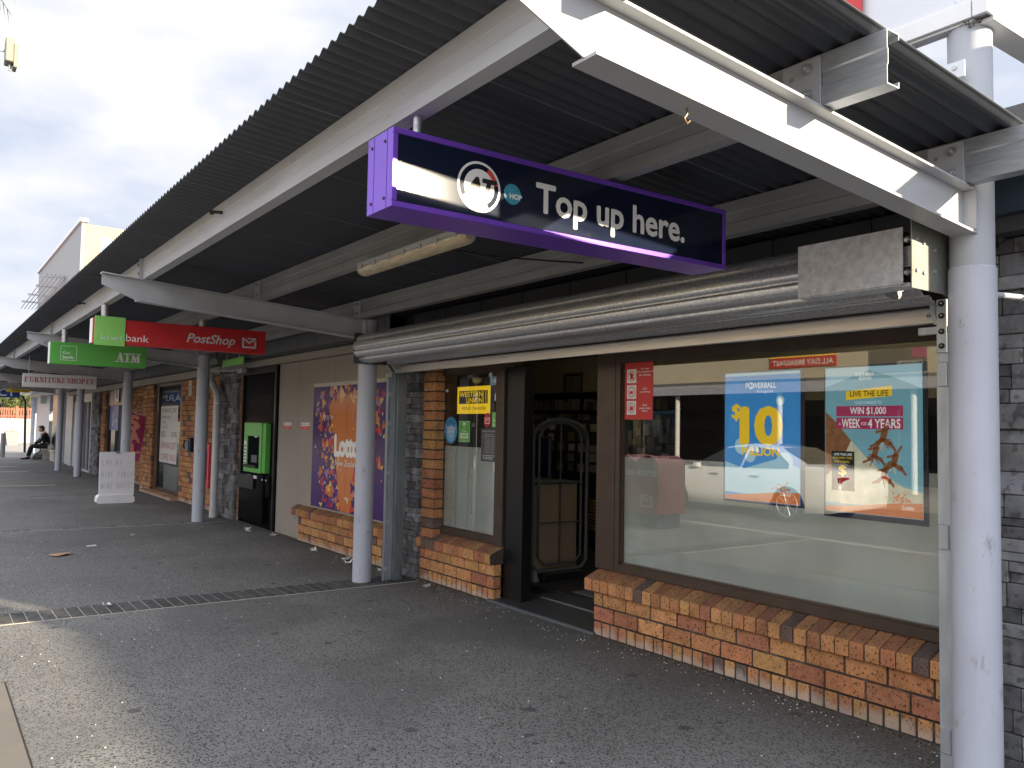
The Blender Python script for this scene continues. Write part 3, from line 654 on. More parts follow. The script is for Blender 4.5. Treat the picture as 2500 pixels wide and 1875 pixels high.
# ============================================================ POST SHOP BUILDING
shop = thing('shop_building', 'brown brick and stone shop front with bronze windows beneath the canopy', 'shop', (-7.5, 4.3, 0))
def B(name, m, *a, par=shop, **k): return MB().box(*a, **k).build(name, m, par)
mb = MB(); stones(mb, -2.035, -1.12, 4.06, 0, 2.42, depth=.16, lmin=.16, lmax=.42, hmin=.06, hmax=.13); mb.build('stone_pier', 'stone', shop)
def sillwall(x0, x1, yf, sx0, sx1, sy, ytop, zt, name='brick_sill', k=1.0):
    mb = MB()
    bricks(mb, x0, x1, yf, 0, .106, .106, .0862, back=.13, flip=False, k=k * .97)
    bricks(mb, x0, x1, yf, .106, .320, .107, .2415, back=.13, off=.03, k=k)
    mb.build('brick_wall', ['brick', 'mortar'], shop)
    mb = MB(); n = max(1, round((sx1 - sx0) / .0862)); w = (sx1 - sx0) / n
    mb.hexa([(sx0 + .004, sy + .006, .322), (sx1 - .004, sy + .006, .322), (sx1 - .004, ytop, .322), (sx0 + .004, ytop, .322), (sx0 + .004, sy + .006, .402), (sx1 - .004, sy + .006, .402), (sx1 - .004, ytop, zt - .006), (sx0 + .004, ytop, zt - .006)], 1, MORT)
    for i in range(n):
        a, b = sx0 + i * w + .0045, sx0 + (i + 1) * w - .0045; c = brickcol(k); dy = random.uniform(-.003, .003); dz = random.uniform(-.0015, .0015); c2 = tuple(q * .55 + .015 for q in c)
        zf0, zf1 = .325, .409 + dz
        e = .005
        P = [(a, sy + dy, zf0), (b, sy + dy, zf0), (b, ytop - .002, zf0), (a, ytop - .002, zf0), (a, sy + dy, zf1 - e), (b, sy + dy, zf1 - e), (b, ytop - .002, zt), (a, ytop - .002, zt)]
        mb.add([(a, sy + dy, zf0), (b, sy + dy, zf0), (b, sy + dy, zf1 - e), (a, sy + dy, zf1 - e)], [(0, 1, 2, 3)], 0, c)
        mb.add([(a, sy + dy, zf1 - e), (b, sy + dy, zf1 - e), (b - .002, sy + dy + e, zf1), (a + .002, sy + dy + e, zf1)], [(0, 1, 2, 3)], 0, c)
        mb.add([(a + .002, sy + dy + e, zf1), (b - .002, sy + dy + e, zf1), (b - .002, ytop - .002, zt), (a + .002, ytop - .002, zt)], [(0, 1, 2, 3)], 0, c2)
        mb.add([(a, sy + dy, zf0), (a, ytop, zf0), (a, ytop, zt), (a + .002, sy + dy + e, zf1), (a, sy + dy, zf1 - e)], [(0, 1, 2, 3, 4)], 0, c)
        mb.add([(b, sy + dy, zf0), (b, sy + dy, zf1 - e), (b - .002, sy + dy + e, zf1), (b, ytop, zt), (b, ytop, zf0)], [(0, 1, 2, 3, 4)], 0, c)
        mb.add([(a, sy + dy, zf0), (b, sy + dy, zf0), (b, yf_back(ytop), zf0), (a, yf_back(ytop), zf0)], [(3, 2, 1, 0)], 0, c)
    mb.build(name, ['brick', 'mortar'], shop)
yf_back = lambda y: y
sillwall(-4.625, -2.035, 4.09, -4.69, -2.035, 4.048, 4.20, .468)
sillwall(-7.225, -5.935, 4.09, -7.235, -5.93, 4.048, 4.20, .468)
sillwall(-10.36, -7.86, 4.05, -10.52, -7.84, 4.005, 4.10, .455, k=.92)
mb = MB(); bricks(mb, -7.222, -6.99, 4.09, .415, 2.28, .0955, .232, back=.12, flip=False, k=.95); mb.build('brick_pier', ['brick', 'mortar'], shop)
mb = MB(); stones(mb, -7.56, -7.224, 4.055, 0, 2.42, depth=.16, lmin=.1, lmax=.2, hmin=.05, hmax=.10, k=.9); mb.build('stone_pier', 'stone', shop)
# bronze joinery
def window(x0, x1, z0, z1, fl, fr, fb, ft, m='bronze_frame', y=4.17, glass='glass', par=shop, gname='glass', dep=.07, nogl=False):
    """x0..x1, z0..z1 = outer frame"""
    f = MB()
    f.box(x0, x0 + fl, y, y + dep, z0, z1, ch=.003); f.box(x1 - fr, x1, y, y + dep, z0, z1, ch=.003)
    f.box(x0 + fl, x1 - fr, y + .004, y + dep, z0, z0 + fb, ch=.003); f.box(x0 + fl, x1 - fr, y + .004, y + dep, z1 - ft, z1, ch=.003)
    f.box(x0 + fl, x0 + fl + .012, y + .02, y + dep, z0 + fb, z1 - ft); f.box(x1 - fr - .012, x1 - fr, y + .02, y + dep, z0 + fb, z1 - ft)
    f.box(x0 + fl, x1 - fr, y + .02, y + dep, z0 + fb, z0 + fb + .012)
    w = MB().box(x0 + .001, x1 - .001, y + dep + .0005, y + dep + .004, z0, z0 + .02).build('window', m, par)
    f.build('frame', m, w)
    if not nogl: MB().box(x0 + fl + .002, x1 - fr - .002, y + .034, y + .038, z0 + fb + .002, z1 - ft - .002).build(gname, glass, w)
    return w
big = window(-4.505, -2.037, .468, 2.10, .045, .062, .062, .11)
sml = window(-7.075, -6.045, .468, 2.10, .05, .022, .062, .10)
B('mullion', 'bronze_frame', -4.705, -4.508, 4.165, 4.29, .470, 2.10, ch=.004)
B('mullion', 'bronze_frame', -4.62, -4.508, 4.23, 4.29, .0, .468)
B('mullion', 'bronze_frame', -6.043, -5.935, 4.165, 4.29, .0, 2.10, ch=.004)
B('side_panel', 'black_frame', -5.933, -5.70, 4.19, 4.27, .03, 2.03, ch=.003)
mb = MB(); mb.box(-5.698, -5.655, 4.18, 4.29, .03, 2.03, ch=.003); mb.box(-5.69, -5.66, 4.176, 4.18, 1.30, 1.34); mb.build('door_jamb', 'black_frame', shop)
B('header_beam', 'bronze_frame', -7.09, -2.037, 4.15, 4.30, 2.102, 2.23, ch=.004)
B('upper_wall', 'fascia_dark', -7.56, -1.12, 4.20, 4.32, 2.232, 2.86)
mb = MB(); mb.hexa([(-5.99, 4.075, .001), (-4.61, 4.075, .001), (-4.61, 4.62, .001), (-5.70, 4.62, .001), (-5.99, 4.08, .022), (-4.61, 4.08, .022), (-4.61, 4.62, .075), (-5.70, 4.62, .075)]); mb.build('ramp', 'inner_floor', shop)
mb = MB(); mb.box(-6.0, -4.6, 4.058, 4.074, .001, .020, ch=.003); mb.box(-5.66, -4.7, 4.40, 4.415, .05, .064); mb.build('threshold_strip', 'guide_steel', shop)
# beige panels with seams
mb = MB(); xs = [-11.34, -10.58, -9.44, -8.25, -7.56]
for a, b in zip(xs, xs[1:]): mb.box(a + .003, b - .003, 4.10, 4.20, .0, 2.335, ch=.002)
mb.box(xs[0], xs[-1], 4.115, 4.19, 0, 2.33); mb.build('wall_panel', 'beige_panel', shop)
B('lintel', 'lintel_beige', -13.9, -7.56, 4.02, 4.22, 2.337, 2.43, ch=.004)
mb = MB(); x = -13.9
while x < -7.62:
    mb.box(x + .004, min(x + .617, -7.6), 3.88, 4.06, 2.455, ZR(3.9) - .012, ch=.003); x += .62
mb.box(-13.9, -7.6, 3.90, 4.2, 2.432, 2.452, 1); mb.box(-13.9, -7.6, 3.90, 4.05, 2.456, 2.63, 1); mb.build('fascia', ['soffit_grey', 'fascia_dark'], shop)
mb = MB(); x = -7.98 + .62
while x < -1.7:
    mb.box(x + .004, min(x + .617, -1.75), 4.03, 4.10, 2.40, ZR(4.1) - .004, ch=.003)
    x += .62
x = -7.58
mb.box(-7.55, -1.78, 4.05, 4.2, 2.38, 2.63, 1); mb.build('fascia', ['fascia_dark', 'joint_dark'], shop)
mb = MB(); mb.box(-1.76, -1.12, 3.90, 4.3, 2.50, 2.80, ch=.004); mb.build('parapet', 'blue_fascia', shop)
B('soffit', 'fascia_dark', -1.76, -1.12, 3.95, 4.2, 2.425, 2.498)
# pier, black bay, sliver of brick
mb = MB(); stones(mb, -13.87, -12.985, 4.03, 0, 2.335, depth=.16, lmin=.14, lmax=.34, hmin=.06, hmax=.11, k=.95); mb.build('stone_pier', 'stone', shop)
mb = MB(); bricks(mb, -12.983, -12.87, 4.07, 0, 2.335, .0955, .112, back=.1, flip=False, k=.75); mb.build('brick_pier', ['brick', 'mortar'], shop)
mb = MB(); mb.box(-12.866, -11.345, 4.08, 4.2, 0, 2.335, ch=.002); mb.build('bay_panel', 'black_gloss', shop)
mb = MB(); mb.box(-12.86, -12.80, 4.055, 4.079, .01, 2.33); mb.box(-11.41, -11.35, 4.055, 4.079, .01, 2.33); mb.box(-12.8, -11.41, 4.055, 4.079, 2.24, 2.33); mb.build('bay_frame', 'black_frame', shop)
# shell: floor, back, side walls, ceiling, roof
B('floor', 'inner_floor', -11.4, -1.3, 4.63, 10.2, .0, .075)
B('floor', 'inner_floor', -4.60, -2.05, 4.32, 4.629, .0, .075)
B('back_wall', 'inner_cream', -11.4, -1.3, 8.4, 8.5, .076, 2.75)
B('side_wall', 'inner_cream', -11.5, -11.4, 4.33, 8.5, 0, 2.75)
B('side_wall', 'inner_cream', -1.3, -1.13, 4.33, 12, 0, 2.75)
B('ceiling', 'ceiling_tile', -11.5, -1.13, 4.33, 8.5, 2.62, 2.70)
B('roof_slab', 'concrete_wall', -31, -1.12, 4.62, 14, 2.90, 3.25)
B('core_wall', 'inner_dark', -31, -7.58, 4.215, 4.30, 2.44, 2.86)
B('core_wall', 'inner_dark', -16.6, -7.58, 4.215, 4.30, 0, 2.43)
B('rear_wall', 'concrete_wall', -31, -1.12, 12, 12.2, 0, 2.9)

# ============================================================ ROLLER SHUTTER
rs = thing('roller_shutter', 'galvanised roller shutter rolled up over the shop window and door', 'shutter', (-4.5, 3.5, 0))
yc, zc, R = 3.44, 2.235, .132
def drumprof(n=96):
    P = []
    for i in range(n):
        a = 2 * math.pi * i / n
        ph = (a * 4.6 / math.pi) % 1.0
        r = R + (.008 + .004 * math.sin(ph / .72 * math.pi) if ph < .72 else -.010 + .018 * abs(ph - .86) / .14) + .0015 * math.sin(a * 37)
        P.append((yc + r * math.cos(a), zc + r * math.sin(a)))
    return P
mb = MB(); P = drumprof(); n = len(P)
for xa, xb in ((-7.19, -1.95),):
    mb.add([(xa, u, v) for u, v in P] + [(xb, u, v) for u, v in P], [(i, (i + 1) % n, (i + 1) % n + n, i + n) for i in range(n)], 0, sm=True)
    mb.add([(xa, u, v) for u, v in P], [tuple(range(n))[::-1]]); mb.add([(xb, u, v) for u, v in P], [tuple(range(n))])
mb.build('drum', 'roller_steel', rs)
# curtain from the back of the drum down to the bar
mb = MB(); C = []; y0_, z0_, y1_, z1_ = yc + R * .80, zc - R * .72, 3.735, 2.085
for i in range(41):
    s = i / 40; w = .010 * math.cos(s * math.pi * 2 * 2.1); C.append((y0_ + (y1_ - y0_) * s, z0_ + (z1_ - z0_) * s + w))
for d in (0, .0015):
    m_ = [(y, z + d) for y, z in C]
    mb.add([(-7.15, u, v) for u, v in m_] + [(-1.89, u, v) for u, v in m_], [(i, i + 1, i + 42, i + 41) for i in range(40)], 0, sm=True)
mb.build('curtain', 'roller_steel', rs)
mb = MB(); bz = [(3.715, 2.015), (3.712, 2.012), (3.712, 2.075), (3.720, 2.083), (3.748, 2.083), (3.748, 2.075), (3.724, 2.073), (3.724, 2.022), (3.748, 2.020), (3.748, 2.010), (3.718, 2.010)]
mb.extrude(bz, lambda u, v, d: (d, u, v), -7.13, -1.885)
mb.box(-7.13, -1.885, 3.706, 3.713, 2.066, 2.070); mb.build('bottom_bar', 'alu_bar', rs)
for xx in (-1.935, -7.08): mb = MB(); bolt(mb, xx, 3.712, 2.045, r=.010, l=.01); mb.build('bolt', 'galv', rs)
mb = MB(); mb.box(-7.205, -7.195, 3.31, 3.66, 2.085, 2.375, ch=.002); mb.build('end_plate', 'fascia_dark', rs)
mb = MB(); mb.cyl((-7.2, yc, zc), (-7.17, yc, zc), .03, n=16); mb.cyl((-7.19, yc - .01, zc), (-7.16, yc - .01, zc), .012, n=8); mb.build('axle', 'galv', rs)
# guides
def guide(x, s, par, ztop=2.0):
    mb = MB(); mb.box(x - .012, x - .008, 3.69, 3.80, .0, ztop); mb.box(x - .012, x + .045 * s, 3.690, 3.694, .0, ztop) if s > 0 else mb.box(x - .045, x - .008, 3.690, 3.694, .0, ztop)
    mb.build('guide', 'guide_light', par)
mb = MB(); mb.box(-7.275, -7.270, 3.70, 3.92, 0, 2.02); mb.box(-7.275, -7.235, 3.700, 3.704, 0, 1.98); mb.box(-7.275, -7.235, 3.735, 3.739, 0, 1.98)
for z in (.10, .55, 1.02, 1.5, 1.78): mb.box(-7.24, -7.228, 3.696, 3.742, z, z + .05, ch=.002)
mb.build('guide', 'guide_light', rs)
mb = MB(); mb.box(-7.269, -7.225, 3.80, 3.90, 0, 2.05, ch=.004); mb.box(-7.224, -7.214, 3.83, 3.87, .02, .10, ch=.003); mb.build('guide', 'guide_steel', rs)
mb = MB(); mb.hexa([(-7.20, 3.70, 2.02), (-7.17, 3.70, 2.02), (-7.17, 3.74, 2.02), (-7.20, 3.74, 2.02), (-7.26, 3.67, 2.10), (-7.22, 3.67, 2.10), (-7.22, 3.71, 2.10), (-7.26, 3.71, 2.10)]); mb.box(-7.27, -7.16, 3.69, 3.70, 1.97, 2.015, ch=.002); mb.build('guide_bracket', 'galv', rs)
mb = MB(); mb.box(-1.893, -1.889, 3.70, 3.90, 0, 1.985); mb.box(-1.889, -1.83, 3.700, 3.704, 0, 1.985)
for z in (.12, 1.0, 1.72): mb.box(-1.887, -1.845, 3.69, 3.699, z, z + .11, ch=.003)
mb.build('guide', 'guide_light', rs)
mb = MB(); mb.box(-1.97, -1.84, 3.685, 3.699, 1.955, 1.99, ch=.002); mb.box(-1.885, -1.84, 3.684, 3.698, 1.87, 2.11, ch=.002)
mb.hexa([(-1.90, 3.69, 2.0), (-1.885, 3.69, 2.0), (-1.885, 3.71, 2.0), (-1.90, 3.71, 2.0), (-1.925, 3.69, 2.11), (-1.905, 3.69, 2.11), (-1.905, 3.71, 2.11), (-1.925, 3.71, 2.11)])
mb.build('guide_bracket', 'guide_light', rs)
for z in (1.90, 1.965, 2.035, 2.09): mb = MB(); bolt(mb, -1.862, 3.684, z, r=.009, l=.007); mb.build('bolt', 'cable_black', rs)
# motor box
mb = MB(); mb.box(-2.285, -1.79, 3.235, 3.239, 2.118, 2.352); mb.box(-2.285, -1.775, 3.235, 3.36, 2.112, 2.116); mb.box(-2.285, -2.281, 3.24, 3.36, 2.118, 2.352)
mb.build('motor_cover', 'galv_spangle', rs)
mb = MB(); mb.box(-2.27, -1.80, 3.26, 3.36, 2.13, 2.34); mb.build('motor', 'cable_black', rs)
mb = MB(); mb.box(-1.752, -1.746, 3.225, 3.56, 2.095, 2.385, ch=.0015); mb.build('end_plate', 'rusty_plate', rs)
for y, z in ((3.26, 2.30), (3.315, 2.29), (3.26, 2.17), (3.315, 2.165), (3.40, 2.18), (3.40, 2.27)): MB().cyl((-1.746, y, z), (-1.739, y, z), .0085, n=10).build('bolt', 'galv', rs)
for z in (2.165, 2.30): MB().cyl((-1.80, 3.25, z), (-1.752, 3.25, z), .008, n=8).cyl((-1.785, 3.25, z), (-1.77, 3.25, z), .014, n=6, sm=False).build('bolt', 'galv', rs)
MB().box(-1.80, -1.755, 3.26, 3.27, 2.19, 2.275).build('motor_flange', 'galv', rs)
mb = MB(); mb.box(-1.80, -1.758, 3.235, 3.239, 2.104, 2.120, ch=.001); mb.build('lip', 'galv', rs)

# ============================================================ SHOP INTERIOR
def lamp(x, y, L_=1.2):
    t = thing('ceiling_light', None, 'ceiling light', (x, y, 2.6), 'fluorescent lights inside the post shop'); t['label'] = 'fluorescent batten on the post shop ceiling; the leftmost is unseen, added to light the doorway'
    MB().box(x - L_ / 2, x + L_ / 2, y - .05, y + .05, 2.585, 2.618, ch=.004).build('batten', 'white_paint', t)
    MB().cyl((x - L_ / 2 + .03, y, 2.565), (x + L_ / 2 - .03, y, 2.565), .016, n=12).build('tube', 'tube_light', t)
for x, y in ((-3.6, 7.0), (-4.9, 7.2), (-2.9, 5.4), (-8.0, 6.2)): lamp(x, y)  # leftmost lamp is out of view, added to brighten the doorway
# counter
t = thing('counter', 'waist-high beige counter just inside the open door', 'counter', (-6.9, 5.1, .075))
MB().box(-7.5, -6.315, 4.80, 5.33, .078, .965, ch=.004).build('body', 'counter_side', t)
MB().box(-6.314, -6.30, 4.80, 5.33, .10, .965, ch=.003).build('front_panel', 'counter_face', t)
MB().box(-7.52, -6.285, 4.78, 5.35, .966, .99, ch=.003).build('top', 'inner_dark', t)
MB().box(-7.5, -6.30, 4.79, 4.799, .078, .20).build('plinth', 'dark_plastic', t)
# security gate
t = thing('security_gate', 'round-topped dark security gate standing inside the open door', 'security gate', (-6.2, 5.03, .075))
def arch(r, inset, zb, n=14):
    y0, y1 = 4.70 + inset, 5.37 - inset; zt = 1.40; yc_ = (y0 + y1) / 2; rr = (y1 - y0) / 2; c = .07
    P = [(-6.2, y0 + c, zb), (-6.2, y0, zb + c), (-6.2, y0, zt)]
    P += [(-6.2, yc_ - rr * math.cos(math.pi * i / n), zt + (rr * .62 if inset else rr * .56) * math.sin(math.pi * i / n)) for i in range(1, n)]
    P += [(-6.2, y1, zt), (-6.2, y1, zb + c), (-6.2, y1 - c, zb), (-6.2, y0 + c, zb)]
    return MB().tube(P, r, 10)
arch(.022, 0, .16).build('outer_frame', 'dark_plastic', t)
arch(.013, .075, .22).build('inner_frame', 'dark_plastic', t)
mb = MB(); mb.box(-6.206, -6.194, 5.028, 5.042, .22, 1.55); mb.box(-6.206, -6.194, 4.78, 5.29, .98, 1.0); mb.box(-6.206, -6.194, 4.78, 5.29, .60, .615); mb.build('cross_bars', 'dark_plastic', t)
MB().box(-6.27, -6.13, 4.80, 5.28, .076, .15, ch=.01).build('base', 'black_plastic', t)
MB().hexa([(-6.24, 4.70, .076), (-6.16, 4.70, .076), (-6.16, 4.76, .076), (-6.24, 4.76, .076), (-6.215, 4.72, .19), (-6.185, 4.72, .19), (-6.185, 4.75, .19), (-6.215, 4.75, .19)]).build('foot', 'galv', t)
# floor mat
tag(MB().box(-5.6, -4.75, 4.7, 5.9, .0765, .088, ch=.004).build('floor_mat', 'mat_grey'), 'grey door mat lying on the dark floor inside the doorway', 'mat')
# wall clock
t = thing('wall_clock', 'square clock with a metal frame high on the cream back wall', 'clock', (-10.05, 8.38, 2.02))
fr = wallfr(-10.05, 8.399, 2.20)
mb = MB(); rect(mb, fr, -.22, .22, -.19, .19, 0, .02); mb.build('body', 'inner_dark', t)
mb = MB(); P = [(-.21, -.18), (.21, -.18), (.21, .18), (-.21, .18), (-.21, -.18)]; mb.tube([fr(u, v, .03) for u, v in P], .014, 8); mb.build('frame', 'brass', t)
mb = MB(); rect(mb, fr, -.17, .17, -.145, .145, .021, .024, col=(.28, .25, .2)); stroke(mb, fr, [(0, 0), (-.09, .03)], .015, .025, .027, col=(.02, .02, .02)); stroke(mb, fr, [(0, 0), (.03, .1)], .012, .028, .029, col=(.02, .02, .02)); mb.build('face', 'paint_tint', t)
# tall bookshelves on the back wall with books
t = thing('bookshelf', 'long black bookshelf along the cream back wall seen through the door', 'bookshelf', (-9.6, 8.2, .08))
mb = MB(); mb.box(-11.3, -7.0, 8.34, 8.39, .08, 2.06); mb.box(-11.3, -7.0, 8.08, 8.34, 2.03, 2.06); mb.build('back_panel', 'inner_dark', t)
for z in (1.56, 1.79): MB().box(-11.3, -7.0, 8.08, 8.338, z - .015, z).build('shelf', 'inner_dark', t)
for z in (.3, .65, 1.0, 1.3): MB().box(-11.3, -7.0, 8.10, 8.338, z - .015, z).build('shelf', 'inner_dark', t)
BC = [(.25, .22, .17), (.3, .27, .22), (.18, .05, .05), (.06, .09, .15), (.14, .14, .13), (.08, .12, .09), (.32, .30, .27), (.30, .20, .10)]
def book(x, z, w, h, tilt, c):
    mb = MB(); s = math.tan(tilt) * h
    mb.hexa([(x, 8.12, z), (x + w, 8.12, z), (x + w, 8.26, z), (x, 8.26, z), (x + s, 8.12, z + h), (x + s + w, 8.12, z + h), (x + s + w, 8.26, z + h), (x + s, 8.26, z + h)], 0, c)
    o = mb.build('book', 'paint_tint'); tag(o, 'book standing on the black bookshelf at the back of the post shop', 'book', 'books on the back shelf')
for z in (1.561, 1.791):
    x = -11.2
    while x < -7.9:
        r = random.random()
        if r < .12: x += random.uniform(.06, .16); continue
        w = random.uniform(.022, .045); h = random.uniform(.12, .18); tl = random.choice([0, 0, 0, .12, .25, -.1])
        c = (.34, .22, .09) if (z < 1.6 and x < -10.7) else random.choice(BC)
        book(x, z, w, h, tl, c); x += w + abs(math.tan(tl) * h) * .35 + .006
# greeting-card stand and hanging packets
t = thing('card_stand', 'dark rack filled with pale greeting cards behind the beige counter', 'card rack', (-8.1, 6.5, .08))
MB().box(-9.0, -7.25, 6.6, 6.75, .08, 1.62).build('rack', 'inner_dark', t)
for r_ in range(5):
    for c__ in range(8):
        x = -8.95 + c__ * .2 + random.uniform(-.02, .02); z = .98 + r_ * .125 + random.uniform(-.01, .01)
        if random.random() < .15: continue
        g = random.uniform(.10, .32); MB().box(x, x + .12, 6.57, 6.574, z, z + random.uniform(.08, .11), 0, (g, g * random.uniform(.8, 1), g * random.uniform(.55, .9))).build('card', 'paint_tint', t)
mb = MB(); mb.box(-9.3, -7.6, 7.3, 7.33, 1.45, 1.62, 0, (.01, .16, .17)); tag(mb.build('shelf_sign', 'paint_tint'), 'teal strip sign across the rack behind the counter', 'sign')
t = thing('display_rack', 'dark wire display with silvery packets right of the security gate', 'display rack', (-7.35, 6.6, .08))
mb = MB()
for i in range(9): mb.cyl((-7.15 + i * .11, 6.7, .1), (-7.15 + i * .11, 6.7, 1.7), .006, n=6)
for z in (.1, .5, .9, 1.3, 1.7): mb.cyl((-7.2, 6.7, z), (-6.25, 6.7, z), .006, n=6)
mb.build('wire_frame', 'black_plastic', t)
for i in range(22):
    x, z = -7.15 + random.uniform(0, .75), 1.0 + random.uniform(0, .5); g = random.uniform(.2, .6)
    MB().box(x, x + random.uniform(.05, .12), 6.62 + i * .002, 6.6215 + i * .002, z, z + random.uniform(.06, .14), 0, (g, g, g)).build('packet', 'paint_tint', t)
t = thing('letter_board', 'small black board of yellow alphabet letters beside the security gate', 'letter display', (-6.9, 6.0, .3))
fr = wallfr(-6.95, 6.0, .40)
mb = MB(); rect(mb, fr, -.02, .34, 0, .36, 0, .01); mb.build('board', 'inner_dark', t)
mb = MB()
for i, s in enumerate(['AABBBCC', 'DDEEFFP', 'GHHHIIK', 'JKKELLL', 'NNNOOOO', 'PQQRRS', 'TTTUUO', 'WWXXX', 'YZXZZZ'][::-1]): text(mb, fr, s, 0, .32, .01 + i * .038, .035 + i * .038, bold=.02, d1=.012)
mb.build('lettering', 'sign_yellow', t)
tag(MB().box(-7.5, -6.9, 5.45, 5.5, .9, 1.42, ch=.03).build('purple_display', 'poster_navy'), 'rounded dark purple panel standing on the counter left of the gate', 'display')
# second shelving seen through the large window
t = thing('bookshelf', 'low dark shelving unit inside the large window', 'bookshelf', (-4.5, 7.5, .08))
MB().box(-6.4, -2.0, 7.6, 7.9, .08, 1.85).build('back_panel', 'inner_dark', t)
for z in (.5, .9, 1.3, 1.7): MB().box(-6.4, -2.0, 7.3, 7.599, z - .02, z).build('shelf', 'inner_dark', t)
# ============================================================ HANGING SIGNS
def hang(t, x, y, z0, z1, r=.017): MB().cyl((x, y, z0), (x, y, z1), r, n=14).build('hanger', 'galv', t)
SX = -2.62
t = thing('hanging_sign', 'long purple framed sign reading Top up here, hanging nearest the camera', 'sign', (SX - .1, 2.2, 2.28), 'signs hanging from the canopy')
y0, y1, z0, z1 = 1.33, 3.13, 2.283, 2.573; xb = SX - .19
mb = MB(); f = .022
mb.box(xb, SX, y0, y0 + .012, z0, z1, ch=.002); mb.box(xb, SX, y1 - .012, y1, z0, z1, ch=.002); mb.box(xb, SX, y0 + .012, y1 - .012, z0, z0 + .01); mb.box(xb, SX, y0 + .012, y1 - .012, z1 - .01, z1)
for a in ((y0, y1, z0, z0 + f), (y0, y1, z1 - f, z1)): mb.box(SX - .002, SX + .006, *a, ch=.002); mb.box(xb - .006, xb + .002, *a, ch=.002)
for a in ((y0, y0 + f, z0 + f, z1 - f), (y1 - f, y1, z0 + f, z1 - f)): mb.box(SX - .002, SX + .006, *a, ch=.002); mb.box(xb - .006, xb + .002, *a, ch=.002)
mb.box(xb + .045, xb + .048, y0 - .0015, y0, z0, z1); mb.box(SX - .04, SX - .037, y0 - .0015, y0, z0, z1); mb.build('case', 'purple_trim', t)
mb = MB()
for xx in (xb + .03, SX - .055):
    for zz in (z0 + .04, z1 - .04): mb.cyl((xx, y0 - .004, zz), (xx, y0, zz), .006, n=8)
mb.build('rivet', 'black_plastic', t)
MB().box(SX - .002, SX + .001, y0 + f, y1 - f, z0 + f, z1 - f).build('face', 'navy_panel', t)
MB().box(xb - .001, xb + .002, y0 + f, y1 - f, z0 + f, z1 - f).build('face', 'navy_panel', t)
fr = signfr(SX + .001, y0, z0)
mb = MB(); text(mb, fr, 'Top up here.', .651, 1.511, .053, .207, bold=.04, d1=.0015); mb.build('lettering', 'letter_white', t)
cu, cv = .374, .138; ru = .099
mb = MB(); disc(mb, fr, cu, cv, ru, d0=.0005, d1=.0010, mi=0); disc(mb, fr, cu, cv, ru * .90, d0=.0006, d1=.0014, n=40, mi=1)
disc(mb, fr, cu, cv, ru * .88, d1=.0019, a0=rad(12), a1=rad(62), rin=.80, mi=2); disc(mb, fr, cu, cv, ru * .88, d1=.0019, a0=rad(-108), a1=rad(-60), rin=.80, mi=3); disc(mb, fr, cu, cv, ru * .88, d1=.0019, a0=rad(-150), a1=rad(-110), rin=.80, mi=0)
disc(mb, fr, cu, cv, ru * .70, d0=.0007, d1=.0018, mi=0)
text(mb, fr, 'AT', cu - ru * .62, cu + ru * .78, cv - ru * .33, cv + ru * .33, bold=.09, shear=.25, d1=.0026, mi=4, spacing=.84)
mb.build('emblem', ['letter_white', 'navy_panel', 'red_mark', 'green_mark', 'wu_black'], t)
mb = MB(); disc(mb, fr, .531, .138, .041, d0=.0005, d1=.0012, mi=0); text(mb, fr, 'HOP', .518, .576, .120, .140, bold=.07, d1=.002, mi=1); mb.build('emblem', ['teal_mark', 'letter_white'], t)
for yy in (1.48, 2.43): hang(t, SX - .09, yy, z1, ZT(yy) + .002, .017)

t = thing('hanging_sign', 'long red sign reading bank PostShop with a pale green square plate', 'sign', (-9.12, 2.2, 2.27), 'signs hanging from the canopy')
x = -9.06; MB().box(x - .15, x, 1.36, 3.10, 2.272, 2.525, ch=.004).build('case', 'sign_red', t)
MB().box(x - .145, x - .006, 1.352, 1.3595, 2.275, 2.522, ch=.002).build('end_cap', 'white_plastic', t)
fr = signfr(x, 1.36, 2.272)
MB().box(x + .001, x + .012, 1.372, 1.655, 2.252, 2.545, ch=.002).build('plate', 'kiwi_green', t)
mb = MB(); text(mb, fr, 'kiwi', .075, .262, .038, .085, bold=.01, d1=.0135, mi=0, spacing=1.15); mb.build('lettering', 'silver_letter', t)
mb = MB(); text(mb, fr, 'bank', .305, .522, .037, .108, d1=.002, bold=-.004); mb.build('lettering', 'letter_white', t)
mb = MB(); text(mb, fr, 'PostShop', .897, 1.40, .045, .168, bold=.03, shear=.28, d1=.002); mb.build('lettering', 'silver_letter', t)
mb = MB(); envelope(mb, fr, 1.556, .112, .135, 0, d1=.003, t=.019); disc(mb, fr, 1.556, .115, .105, d1=.0015, rin=.955, mi=1, a0=rad(100), a1=rad(420)); mb.build('emblem', ['silver_letter', 'dark_ring'], t)
hang(t, x - .075, 1.475, 2.545, ZT(1.475), .036); hang(t, x - .075, 2.43, 2.525, ZT(2.43), .036)

t = thing('hanging_sign', 'green bank sign reading ATM beyond the red one', 'sign', (-12.0, 1.8, 2.2), 'signs hanging from the canopy')
x = -11.9; MB().box(x - .15, x, 1.31, 2.45, 2.212, 2.495, ch=.004).build('case', 'sign_green', t)
MB().box(x - .147, x - .003, 1.302, 1.3095, 2.214, 2.493, ch=.002).build('end_cap', 'white_plastic', t)
fr = signfr(x, 1.31, 2.212)
mb = MB(); stroke(mb, fr, [(.12, .055), (.30, .055), (.30, .235), (.12, .235), (.12, .055)], .004, d1=.0015); text(mb, fr, 'Kiwi', .145, .225, .13, .17, bold=.01, d1=.002); text(mb, fr, 'bank.', .145, .275, .075, .115, bold=.02, d1=.002); mb.build('lettering', 'letter_white', t)
mb = MB(); seriftext(mb, fr, 'ATM', .77, 1.06, .075, .185, T=.25, t=.11, d1=.002); mb.build('lettering', 'letter_white', t)
